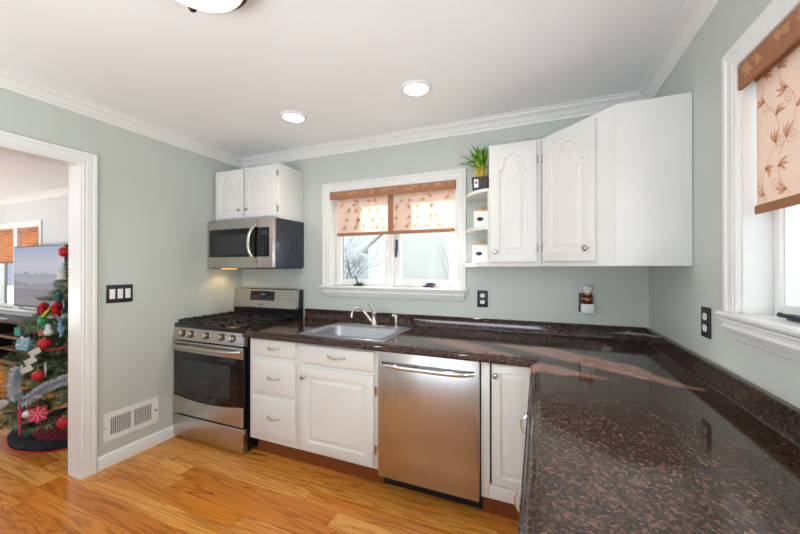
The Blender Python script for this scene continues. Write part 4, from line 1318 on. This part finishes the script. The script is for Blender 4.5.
for k in range(3):
    a = math.radians(146 + 120 * k)
    m = MB(); m.ball((lx + 0.168 * math.cos(a), ly + 0.168 * math.sin(a), H - 0.060), 0.016, 12); m.build('clip', 'bronze_lamp', t)

# ------------------------------------------------------------------ living room
t = thing('tv_console', 'dark low media console under the television', 'tv stand', (-4.2, -0.02, 0.0))
CX0, CX1, CY0, CY1 = -5.15, -3.30, -0.30, -0.03
m = MB(); m.box(CX0 - 0.02, CX1 + 0.02, CY0 - 0.02, CY1, 0.610, 0.650, 0.004); m.build('top', 'console_dark', t)
m = MB(); m.box(CX0, CX1, CY0 + 0.01, CY1, 0.06, 0.09); m.box(CX0, CX1, CY1 - 0.012, CY1, 0.09, 0.609)
for x in (CX0, -4.36, -3.545, CX1 - 0.03): m.box(x, x + 0.03, CY0 + 0.01, CY1, 0.09, 0.609)
m.build('case', 'console_in', t)
m = MB()
for x in (CX0, -4.36, -3.545, CX1 - 0.03): m.box(x, x + 0.03, CY0, CY0 + 0.0095, 0.002, 0.42)
m.box(CX0, CX1, CY0, CY0 + 0.0095, 0.035, 0.085); m.box(CX0, CX1, CY0, CY0 + 0.0095, 0.395, 0.43)
m.build('face_frame', 'console_wood', t)
m = MB(); m.box(-4.33, -3.547, CY0 + 0.02, CY1 - 0.013, 0.225, 0.243); m.build('shelf', 'console_wood', t)
m = MB(); m.box(CX0 + 0.031, CX1 - 0.031, CY0 + 0.012, CY1 - 0.013, 0.415, 0.43); m.build('upper_shelf', 'console_dark', t)
t = thing('television', 'flat screen television showing a misty mountain lake', 'television', (-3.95, -0.16, 0.6505))
TX0, TX1, TZ0, TZ1, TY = -4.25, -2.89, 0.825, 1.668, -0.16
m = MB(); m.box(TX0, TX1, TY - 0.004, TY + 0.035, TZ0, TZ1, 0.004); m.build('bezel', 'tvframe', t)
m = MB(); m.box(TX0 + 0.012, TX1 - 0.012, TY - 0.0055, TY - 0.0042, TZ0 + 0.016, TZ1 - 0.012); m.build('screen', 'tvpic', t)
m = MB(); m.box(-3.79, -3.35, TY - 0.09, TY + 0.11, 0.6506, 0.664, 0.004); m.box(-3.62, -3.52, TY + 0.005, TY + 0.03, 0.664, TZ0 + 0.1); m.build('stand', 'tvframe', t)
m = MB(); m.box(-4.00, -3.82, -0.245, -0.12, 0.4305, 0.535, 0.003); t = recentre(m.build('box', ['teal', 'clearbox'])); tag(t, 'small teal box inside the console under the television', 'box')
m = MB(); m.box(-4.62, -4.13, -0.30, -0.262, 0.6506, 0.659, 0.003); t = recentre(m.build('papers', 'clearbox')); tag(t, 'white papers on the console below the television screen', 'papers')

# Christmas tree: trunk, tiers of boughs with needles
TC = Vector((-0.99, -0.725, 0))
t = thing('christmas_tree', 'decorated green Christmas tree beside the doorway', 'christmas tree', TC)
m = MB(); m.tube([TC + Vector((0, 0, 0.004)), TC + Vector((0, 0, 1.2)), TC + Vector((0, 0, 1.86))], [0.035, 0.02, 0.006], 8); m.build('trunk', 'bark', t)
m = MB()
r = random.Random(7)
def bough(base, d, L):
    pts = []
    for i in range(5):
        s = i / 4
        pts.append(base + d * (L * s) + Vector((0, 0, 0.10 * L * s * s - 0.05 * L * s)))
    m.mi = 0
    m.tube(pts, [0.006, 0.005, 0.004, 0.003, 0.002], 4, False)
    nn = int(30 + L * 190)
    for k in range(nn):
        s = 0.12 + 0.88 * (k + r.random()) / nn
        i = min(3, int(s * 4)); p = pts[i].lerp(pts[i + 1], s * 4 - i)
        ax = (pts[i + 1] - pts[i]).normalized()
        o = ax.orthogonal().normalized(); o.rotate(Matrix.Rotation(r.uniform(0, 2 * PI), 3, ax))
        nd_ = (ax * r.uniform(0.3, 0.9) + o).normalized()
        ln = r.uniform(0.035, 0.065)
        w = nd_.cross(ax).normalized() * 0.0032
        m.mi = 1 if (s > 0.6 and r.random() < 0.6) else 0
        a_, b_, c_ = m.v(p - w), m.v(p + w), m.v(p + nd_ * ln)
        m.f([a_, b_, c_])
z = 0.27
tier = 0
while z < 1.82:
    R_ = 0.70 * (1.88 - z) / 1.6
    n_ = max(4, int(15 - 5 * (z - 0.2)))
    for k in range(n_):
        a = 2 * PI * k / n_ + tier * 0.7 + r.uniform(-0.15, 0.15)
        L = R_ * r.uniform(0.82, 1.06)
        d = Vector((math.cos(a), math.sin(a), r.uniform(-0.28, 0.08))).normalized()
        if d.y * L > 0.62: L = 0.62 / d.y
        bough(TC + Vector((0, 0, z)), d, L)
        # side twigs
        for sgn in (-1, 1):
            for f_ in (0.5, 0.72):
                d2_ = Vector((math.cos(a + sgn * 0.6), math.sin(a + sgn * 0.6), d.z))
                q_ = TC + Vector((0, 0, z)) + d * (L * f_)
                L2 = L * 0.36
                if (q_ + d2_ * L2).y > -0.05: continue
                bough(q_, d2_, L2)
    z += 0.085
    tier += 1
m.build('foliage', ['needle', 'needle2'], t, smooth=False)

# skirt: plaid middle, black fur border, red edging
sk = thing('tree_skirt', 'red and black plaid tree skirt with black fur border', 'tree skirt', (-0.93, -0.735, 0.0))
def disc(r0, r1, z0, z1, n=64, wob=0.0, seed=1):
    m = MB(); rr = random.Random(seed)
    loops = []
    prof = [(r0, 0.001), (r0, z0), (r0 + (r1 - r0) * 0.3, z1), (r0 + (r1 - r0) * 0.7, z1), (r1, z0), (r1, 0.001)]
    W_ = [1 + wob * math.sin(5 * 2 * PI * k / n + 1) + wob * 0.6 * math.sin(11 * 2 * PI * k / n) for k in range(n)]
    for rad, zz in prof:
        loops.append([(-0.93 + rad * W_[k] * math.cos(2 * PI * k / n), -0.735 + rad * W_[k] * math.sin(2 * PI * k / n), zz + (0.006 * math.sin(k * 1.9) if zz > 0.02 else 0)) for k in range(n)])
    m.loft(loops, False, False)
    return m
disc(0.05, 0.42, 0.012, 0.016, wob=0.012).build('plaid_centre', 'plaid', sk)
disc(0.415, 0.545, 0.022, 0.042, wob=0.012).build('fur_border', 'fur', sk)
disc(0.540, 0.556, 0.006, 0.008, wob=0.012).build('edging', 'red', sk)

def hang(p, top=0.05):
    return None
def ornament_ball(p, r_, label, mat='red', cap=True):
    t = thing('ornament_ball', label, 'ornament', (p[0], p[1], p[2] - r_))
    m = MB(); m.ball(p, r_, 20); m.build('ball', mat, t)
    m = MB(); m.lathe([(0.0, 0.0), (r_ * 0.25, 0.0), (r_ * 0.25, r_ * 0.22), (0.0, r_ * 0.24)], (p[0], p[1], p[2] + r_ * 0.96), 'z', 10)
    m.tube([(p[0], p[1], p[2] + r_ * 1.1), (p[0] - 0.006, p[1], p[2] + r_ * 1.1 + 0.02), (p[0] + 0.002, p[1] + 0.02, p[2] + r_ * 1.1 + 0.04)], 0.0012, 5)
    m.build('hanger', 'gold', t)
ornament_ball((-1.075, -0.915, 1.504), 0.044, 'red ball highest on the Christmas tree')
ornament_ball((-0.785, -1.150, 0.781), 0.040, 'large red ball in the middle of the Christmas tree')
ornament_ball((-0.710, -1.215, 0.562), 0.037, 'red ball just above the silver tinsel')
ornament_ball((-0.470, -1.165, 0.235), 0.042, 'red ball low on the tree by the plaid skirt')
def bow(p, s, label, mat):
    t = thing('ribbon_bow', label, 'bow', p)
    p = Vector(p); v = Vector((0.55, -0.4, 0)).normalized()
    for sg in (-1, 1):
        m = MB(); m.tube([p, p + v * sg * s * 0.5 + Vector((0.01, -0.02, s * 0.45)), p + v * sg * s + Vector((0.01, -0.02, s * 0.2)), p + v * sg * s * 0.9 + Vector((0.01, -0.02, -s * 0.3)), p], [0.01, s * 0.3, s * 0.36, s * 0.3, 0.01], 8); m.build('loop', mat, t)
    for sg in (-1, 1):
        m = MB(); m.tube([p, p + v * sg * s * 0.5 + Vector((0, -0.02, -s * 0.6)), p + v * sg * s * 0.8 + Vector((0, -0.01, -s * 1.3))], [0.01, s * 0.16, s * 0.2], 6); m.build('tail', mat, t)
    m = MB(); m.ball(p + Vector((0, -0.012, 0)), s * 0.26, 12); m.build('knot', mat, t)
bow((-0.835, -1.045, 1.050), 0.060, 'red ribbon bow at the doorway side of the tree', 'red')
bow((-0.935, -1.085, 1.050), 0.055, 'red ribbon bow on the left side of the tree', 'red')
bow((-0.86, -1.02, 1.13), 0.05, 'teal ribbon bow above the red bows', 'tealfab')
# white lantern
p = (-0.965, -0.980, 1.270)
t = thing('lantern_ornament', 'white lantern ornament under the highest red ball', 'ornament', p)
m = MB(); m.lathe([(0.0, 0.0), (0.035, 0.0), (0.035, 0.008), (0.026, 0.012), (0.026, 0.06), (0.036, 0.066), (0.014, 0.09), (0.0, 0.092)], p, 'z', 12); m.build('lantern', 'whiteplastic', t)
m = MB(); m.tube([(p[0], p[1], p[2] + 0.09), (p[0], p[1] + 0.01, p[2] + 0.12), (p[0], p[1] + 0.03, p[2] + 0.14)], 0.0015, 5); m.build('hanger', 'silver', t)
# parrot
p = Vector((-0.860, -1.125, 0.950))
t = thing('bird_ornament', 'green bird ornament with yellow tail', 'ornament', p)
m = MB(); m.tube([p + Vector((-0.04, 0, 0.03)), p + Vector((-0.015, -0.005, 0.01)), p + Vector((0.02, -0.01, -0.02)), p + Vector((0.03, -0.01, -0.05))], [0.012, 0.028, 0.032, 0.012], 10); m.ball(p + Vector((0.035, -0.01, -0.055)), 0.018, 10); m.build('body', 'green', t)
m = MB(); m.tube([p + Vector((-0.02, -0.01, 0.015)), p + Vector((0.02, 0.0, 0.06)), p + Vector((0.055, 0.01, 0.10))], [0.010, 0.012, 0.004], 8); m.build('tail', 'yellow', t)
# snowman
p = Vector((-0.795, -1.125, 0.845))
t = thing('snowman_ornament', 'small white snowman ornament below the green bird', 'ornament', p)
m = MB(); m.ball(p + Vector((0, 0, 0.02)), 0.030, 14); m.ball(p + Vector((0, -0.002, 0.062)), 0.021, 12); m.build('body', 'whiteplastic', t)
m = MB()
for dx, dz in ((-0.007, 0.067), (0.007, 0.067), (0.0, 0.03), (0.0, 0.015)): m.ball(p + Vector((dx + 0.008, -0.022 if dz > 0.05 else -0.030, dz)), 0.003, 6)
m.build('buttons', 'black', t)
# light blue reindeer / bird shape
p = Vector((-0.725, -1.075, 0.890))
t = thing('reindeer_ornament', 'light blue glitter reindeer ornament near the doorway', 'ornament', p)
v = Vector((0.8, -0.45, 0)).normalized()
m = MB(); m.tube([p - v * 0.06, p, p + v * 0.05], [0.018, 0.026, 0.022], 10)
for a in (-0.05, -0.03, 0.03, 0.045): m.tube([p + v * a, p + v * a + Vector((0, 0, -0.06))], [0.009, 0.006], 6)
m.tube([p + v * 0.045, p + v * 0.065 + Vector((0, 0, 0.05)), p + v * 0.09 + Vector((0, 0, 0.055))], [0.014, 0.013, 0.008], 8); m.build('body', 'lightblue', t)
m = MB()
for sg in (-1, 1): m.tube([p + v * 0.066 + Vector((0, 0, 0.06)), p + v * 0.055 + Vector((sg * 0.01, sg * 0.015, 0.09)), p + v * 0.07 + Vector((sg * 0.015, sg * 0.02, 0.115))], 0.004, 6)
m.build('antlers', 'lightblue', t)
# blue gift
p = Vector((-0.930, -1.215, 0.735))
t = thing('gift_ornament', 'light blue gift ornament at the left edge of the tree', 'ornament', p)
m = MB(); m.X = Matrix.Translation(p) @ Matrix.Rotation(0.5, 4, 'Z') @ Matrix.Rotation(0.15, 4, 'Y'); m.box(-0.042, 0.042, -0.02, 0.02, 0, 0.078, 0.004); m.build('box', 'lightblue', t)
m = MB(); m.X = Matrix.Translation(p) @ Matrix.Rotation(0.5, 4, 'Z') @ Matrix.Rotation(0.15, 4, 'Y'); m.box(-0.007, 0.007, -0.0212, 0.0212, -0.0008, 0.079); m.box(-0.043, 0.043, -0.0212, 0.0212, 0.033, 0.045); m.tube([(0, 0, 0.079), (-0.03, 0, 0.10), (-0.03, 0, 0.085), (0, 0, 0.08), (0.03, 0, 0.10), (0.03, 0, 0.085), (0, 0, 0.08)], 0.006, 6); m.build('ribbon', 'silver', t)
# terracotta figure
p = Vector((-0.870, -1.130, 0.835))
t = thing('figure_ornament', 'terracotta coloured figure ornament left of the snowman', 'ornament', p)
m = MB(); m.tube([p, p + Vector((0, 0, 0.03)), p + Vector((0, 0, 0.06))], [0.026, 0.022, 0.010], 10); m.ball(p + Vector((0, 0, 0.075)), 0.018, 10)
m.tube([p + Vector((-0.01, 0, 0.045)), p + Vector((-0.05, -0.01, 0.01))], [0.009, 0.007], 6); m.tube([p + Vector((0.01, 0, 0.045)), p + Vector((0.045, -0.01, 0.02))], [0.009, 0.007], 6); m.build('body', 'brownorn', t)
# card trail
for (p, lab) in (((-0.800, -1.200, 0.725), 'upper off-white paper card hanging on the tree'), ((-0.805, -1.222, 0.662), 'middle off-white paper card hanging on the tree'), ((-0.800, -1.245, 0.605), 'lower off-white paper card hanging on the tree')):
    m = MB(); m.X = Matrix.Translation(Vector(p)) @ Matrix.Rotation(0.55, 4, 'Z') @ Matrix.Rotation(-0.5, 4, 'Y')
    m.box(-0.040, 0.040, -0.0015, 0.0015, -0.022, 0.022, 0.0007)
    tag(recentre(m.build('paper_card', 'offwhite')), lab, 'ornament', 'paper cards on the tree')
# icicle
m = MB(); p = Vector((-0.682, -1.185, 0.66)); m.tube([p, p + Vector((0, 0, -0.05)), p + Vector((0, 0, -0.12))], [0.005, 0.009, 0.001], 8)
tag(recentre(m.build('icicle_ornament', 'silver')), 'slim silver icicle ornament beside the red ball', 'ornament')
# snowflake
p = Vector((-0.585, -1.262, 0.315))
t = thing('snowflake_ornament', 'red star snowflake ornament hanging above the skirt', 'ornament', p)
uu = Vector((0.80, 0.60, 0)).normalized(); uu = Vector((0.42, 0.0, 0)) + Vector((0.38, 0.60, 0)); uu = Vector((0.43, 0.90, 0)).normalized(); nn_ = Vector((0.9, -0.43, 0))
m = MB()
star = []
for k in range(16):
    rr = 0.068 if k % 2 == 0 else 0.046
    a = 2 * PI * k / 16
    star.append(p + uu * (rr * math.cos(a)) + Vector((0, 0, rr * math.sin(a))))
m.loft([[q - nn_ * 0.003 for q in star], [q + nn_ * 0.003 for q in star]]); m.build('star', 'pink', t)
m = MB()
for k in range(8):
    a = 2 * PI * k / 8
    m.tube([p + nn_ * 0.004 + uu * 0.008 * math.cos(a) + Vector((0, 0, 0.008 * math.sin(a))), p + nn_ * 0.004 + uu * 0.048 * math.cos(a) + Vector((0, 0, 0.048 * math.sin(a)))], 0.003, 5)
m.build('rays', 'palepink', t)
# red string pendant
p = Vector((-0.665, -1.325, 0.40))
t = thing('tassel_ornament', 'long red tassel hanging at the lower left of the tree', 'ornament', p + Vector((0, 0, -0.22)))
m = MB(); m.tube([p, p + Vector((0, 0, -0.08)), p + Vector((0, 0, -0.12)), p + Vector((0, 0, -0.22))], [0.003, 0.012, 0.005, 0.006], 8); m.build('tassel', 'pink', t)
ornament_ball((-0.62, -1.305, 0.325), 0.026, 'small silver ball beside the red snowflake', 'silver')
# grey glove-like leaf at left
p = Vector((-0.80, -1.335, 0.395))
m = MB(); 
for a, L in ((0.0, 0.075), (0.55, 0.06), (-0.5, 0.06)):
    m.tube([p, p + Vector((-0.43 * L * math.cos(a), -0.9 * L * math.cos(a), L * math.sin(a) - 0.01)) * 0.6, p + Vector((-0.43 * L * math.cos(a), -0.9 * L * math.cos(a), L * math.sin(a) - 0.02))], [0.012, 0.016, 0.003], 8)
tag(recentre(m.build('leaf_ornament', 'silvermatte')), 'dull silver leaf ornament at the lowest left bough', 'ornament')

def tinsel(pts, R_, n, label, name='tinsel_garland', mat='silver', seed=1):
    t = thing(name, label, 'garland', pts[0])
    rr = random.Random(seed)
    P3 = [Vector(p) for p in pts]
    def at(s):
        s = s * (len(P3) - 1); i = min(len(P3) - 2, int(s)); return P3[i].lerp(P3[i + 1], s - i)
    m = MB(); m.tube(P3, 0.003, 5); m.build('cord', mat, t)
    m = MB()
    for k in range(n):
        p = at(rr.random())
        d = Vector((rr.gauss(0, 1), rr.gauss(0, 1), rr.gauss(0, 1))).normalized()
        w = d.orthogonal().normalized() * 0.0022
        a_, b_, c_, e_ = m.v(p - w), m.v(p + w), m.v(p + d * R_ * 0.7 + w), m.v(p + d * R_)
        m.f([a_, b_, c_, e_])
    m.build('strands', mat, t, smooth=False)
def curve(ps, n=4):
    out = []
    for i in range(len(ps) - 1):
        a = Vector(ps[max(0, i - 1)]); b = Vector(ps[i]); c = Vector(ps[i + 1]); d = Vector(ps[min(len(ps) - 1, i + 2)])
        for k in range(n):
            s = k / n
            out.append(0.5 * ((2 * b) + (c - a) * s + (2 * a - 5 * b + 4 * c - d) * s * s + (3 * b - a - 3 * c + d) * s ** 3))
    out.append(Vector(ps[-1]))
    return out
tinsel(curve([(-0.860, -1.270, 0.60), (-0.86, -1.285, 0.54), (-0.815, -1.305, 0.47), (-0.76, -1.31, 0.43)]), 0.052, 900, 'short silver tinsel loop at the left side of the tree', seed=3)
tinsel(curve([(-0.70, -1.295, 0.39), (-0.65, -1.24, 0.45), (-0.62, -1.20, 0.485), (-0.575, -1.13, 0.515), (-0.535, -1.05, 0.535), (-0.47, -0.92, 0.55)]), 0.050, 1300, 'long silver tinsel garland across the lower boughs', seed=4)
m = MB()
for p in curve([(-0.745, -1.145, 0.735), (-0.705, -1.115, 0.735), (-0.66, -1.06, 0.75), (-0.60, -0.96, 0.78)], 8): m.ball(p, 0.011, 8)
tag(recentre(m.build('bead_garland', 'darkred')), 'dark red bead garland right of the large red ball', 'garland')

# ------------------------------------------------------------------ outside the windows
m = MB()
N = 40
rows = []
for j in range(N + 1):
    y = 0.6 + 44.0 * (j / N) ** 2
    row = []
    for i in range(N + 1):
        x = -45 + 75 * i / N
        h = -0.35 + 0.25 * noise.noise(Vector((x * 0.25, y * 0.25, 0)))
        h += 1.15 * math.exp(-(((x + 2.9) / 2.2) ** 2 + ((y - 8.2) / 1.6) ** 2)) + 0.8 * math.exp(-(((x + 6.5) / 3.0) ** 2 + ((y - 12) / 2.0) ** 2))
        row.append(m.v((x, y, h)))
    rows.append(row)
for j in range(N):
    for i in range(N): m.f([rows[j][i], rows[j][i + 1], rows[j + 1][i + 1], rows[j + 1][i]])
g = m.build('ground', 'snow', None, 180); g['kind'] = 'structure'; g['label'] = 'snow covered yard outside the sink window'; g['category'] = 'snow'
m = MB(); m.box(W + 0.4, W + 14, -12, 0.5, -0.6, -0.4); g = m.build('ground', 'snow'); g['kind'] = 'structure'

def siding_wall(m, P, a0, a1, z0, z1, n, step=0.085):
    z = z0
    while z < z1:
        zt = min(z1, z + step)
        lp = [(n - 0.05, z), (n + 0.007, z), (n, zt), (n - 0.05, zt)]
        m.loft([[P(a0, zz, nn) for nn, zz in lp], [P(a1, zz, nn) for nn, zz in lp]])
        z += step
t = thing('neighbour_house', 'pale vinyl sided neighbour house close behind the right sash', 'house', (2.9, 5.0, -0.3))
m = MB(); siding_wall(m, lambda a, z, n: (a, 3.1 - n, z), 0.42, 6.9, -0.4, 6.4, 0.0); m.box(0.42, 6.9, 3.15, 8.0, -0.4, 6.4); m.build('wall', 'siding', t)  # wall height raised out of view to keep sun off the side house
m = MB(); m.box(0.36, 0.44, 3.05, 3.18, -0.4, 6.4); m.build('corner_board', 'trim', t)
m = MB(); m.tube([(1.170, 3.06, 1.80), (1.44, 3.06, 0.95)], 0.028, 10); m.tube([(1.44, 3.06, 0.95), (1.44, 3.06, -0.3)], 0.028, 10); m.build('vent_pipe', 'trim', t)
m = MB(); m.extrude([(0.2, 2.7, 6.35), (0.2, 5.6, 8.2), (0.2, 8.4, 6.35), (0.2, 8.4, 6.5), (0.2, 5.6, 8.4), (0.2, 2.7, 6.5)], (0, 0, 0), (7.0, 0, 0)); m.build('roof', 'shingle', t)
m = MB(); m.box(0.5, 7.2, 0.35, 3.0, -0.30, -0.18); g = m.build('bounce_damper', 'damper_dark'); g['kind'] = 'structure'  # unseen dark slab added to cut sunlight bounced off the alley snow
t = thing('distant_house', 'white gabled house seen past the snowy yard', 'house', (-3.6, 13.0, -0.3))
m = MB(); poly = [(-5.45, -0.4), (-1.6, -0.4), (-1.6, 2.4), (-3.52, 3.9), (-5.45, 2.4)]
m.loft([[(x, 13.0, z) for x, z in poly], [(x, 18.0, z) for x, z in poly]]); m.build('wall', 'siding', t)
RF = [(-6.0, 2.15), (-3.52, 4.05), (-1.0, 2.15), (-1.0, 2.35), (-3.52, 4.28), (-6.0, 2.35)]
m = MB(); m.loft([[(x, 12.6, z) for x, z in RF], [(x, 18.4, z) for x, z in RF]]); m.build('roof', 'trim', t)
m = MB(); m.box(-4.3, -3.7, 12.94, 12.999, 1.0, 2.1); m.build('window', 'mwsheet', t)

def bare_tree(x, y, h, seed, label):
    rr = random.Random(seed)
    m = MB()
    def grow(p, d, L, r_, depth):
        pts = [p]
        for i in range(3):
            d = (d + Vector((rr.gauss(0, 0.12), rr.gauss(0, 0.12), rr.gauss(0.03, 0.08)))).normalized()
            pts.append(pts[-1] + d * L / 3)
        m.tube(pts, [r_, r_ * 0.85, r_ * 0.7, r_ * 0.55], 5, False)
        if depth == 0: return
        for k in range(rr.choice((3, 4))):
            s = rr.choice((1, 2, 3, 3))
            nd_ = (d + Vector((rr.gauss(0, 0.55), rr.gauss(0, 0.55), rr.gauss(0.1, 0.3)))).normalized()
            grow(pts[s], nd_, L * rr.uniform(0.55, 0.78), r_ * 0.5, depth - 1)
    grow(Vector((x, y, -0.45)), Vector((0, 0, 1)), h * 0.42, h * 0.011, 4)
    tag(recentre(m.build('bare_tree', 'bark')), label, 'tree', 'bare winter trees outside')
bare_tree(-4.49, 9.26, 3.0, 3, 'nearest bare tree left of the snow mound')
bare_tree(-7.9, 14.2, 4.0, 8, 'slender bare tree at the left of the yard')
bare_tree(-7.4, 19.5, 4.6, 12, 'bare tree beside the distant white house')
m = MB(); rr = random.Random(4)
for k in range(2600):
    x = rr.uniform(-22, 2); y = rr.uniform(24, 27)
    hh = rr.uniform(0.8, 2.6) * (0.8 + 0.4 * noise.noise(Vector((x * 0.3, 0, 0))))
    dx, dy = rr.gauss(0, 0.25), rr.gauss(0, 0.1)
    w = rr.uniform(0.03, 0.09)
    m.f([m.v((x - w, y, -0.4)), m.v((x + w, y, -0.4)), m.v((x + dx + w * 0.4, y + dy, hh)), m.v((x + dx - w * 0.4, y + dy, hh))])
tag(recentre(m.build('brush', 'brush', None, smooth=False)), 'grey line of bare brush at the back of the yard', 'brush', kind='stuff')
t = thing('yard_sun_blocker', 'unseen long building added to shade the yard', 'house', (-13.0, 15.0, -0.4))  # added out of view to keep direct sun off the snow
m = MB(); siding_wall(m, lambda a, z, n: (-10.0 + n, a, z), 5.5, 23.0, -0.4, 5.7, 0.0, 0.2); m.box(-16.0, -10.05, 5.5, 23.0, -0.4, 5.7); m.build('wall', 'siding', t)
m = MB(); m.extrude([(-9.7, 0, 5.7), (-13.0, 0, 7.8), (-16.3, 0, 5.7)], (0, 5.2, 0), (0, 23.3, 0)); m.build('roof', 'shingle', t)
t = thing('side_house', 'pale sided house wall outside the right window', 'house', (8.0, -2.5, -0.3))
m = MB(); siding_wall(m, lambda a, z, n: (7.4 - n, a, z), -9.0, 3.0, -0.5, 5.0, 0.0, 0.16); m.build('wall', 'siding', t)
m = MB(); m.box(7.3, 7.4, -0.2, 0.0, -0.5, 5.0); m.box(7.3, 7.4, 1.6, 1.75, -0.5, 5.0); m.build('corner_board', 'trim', t)
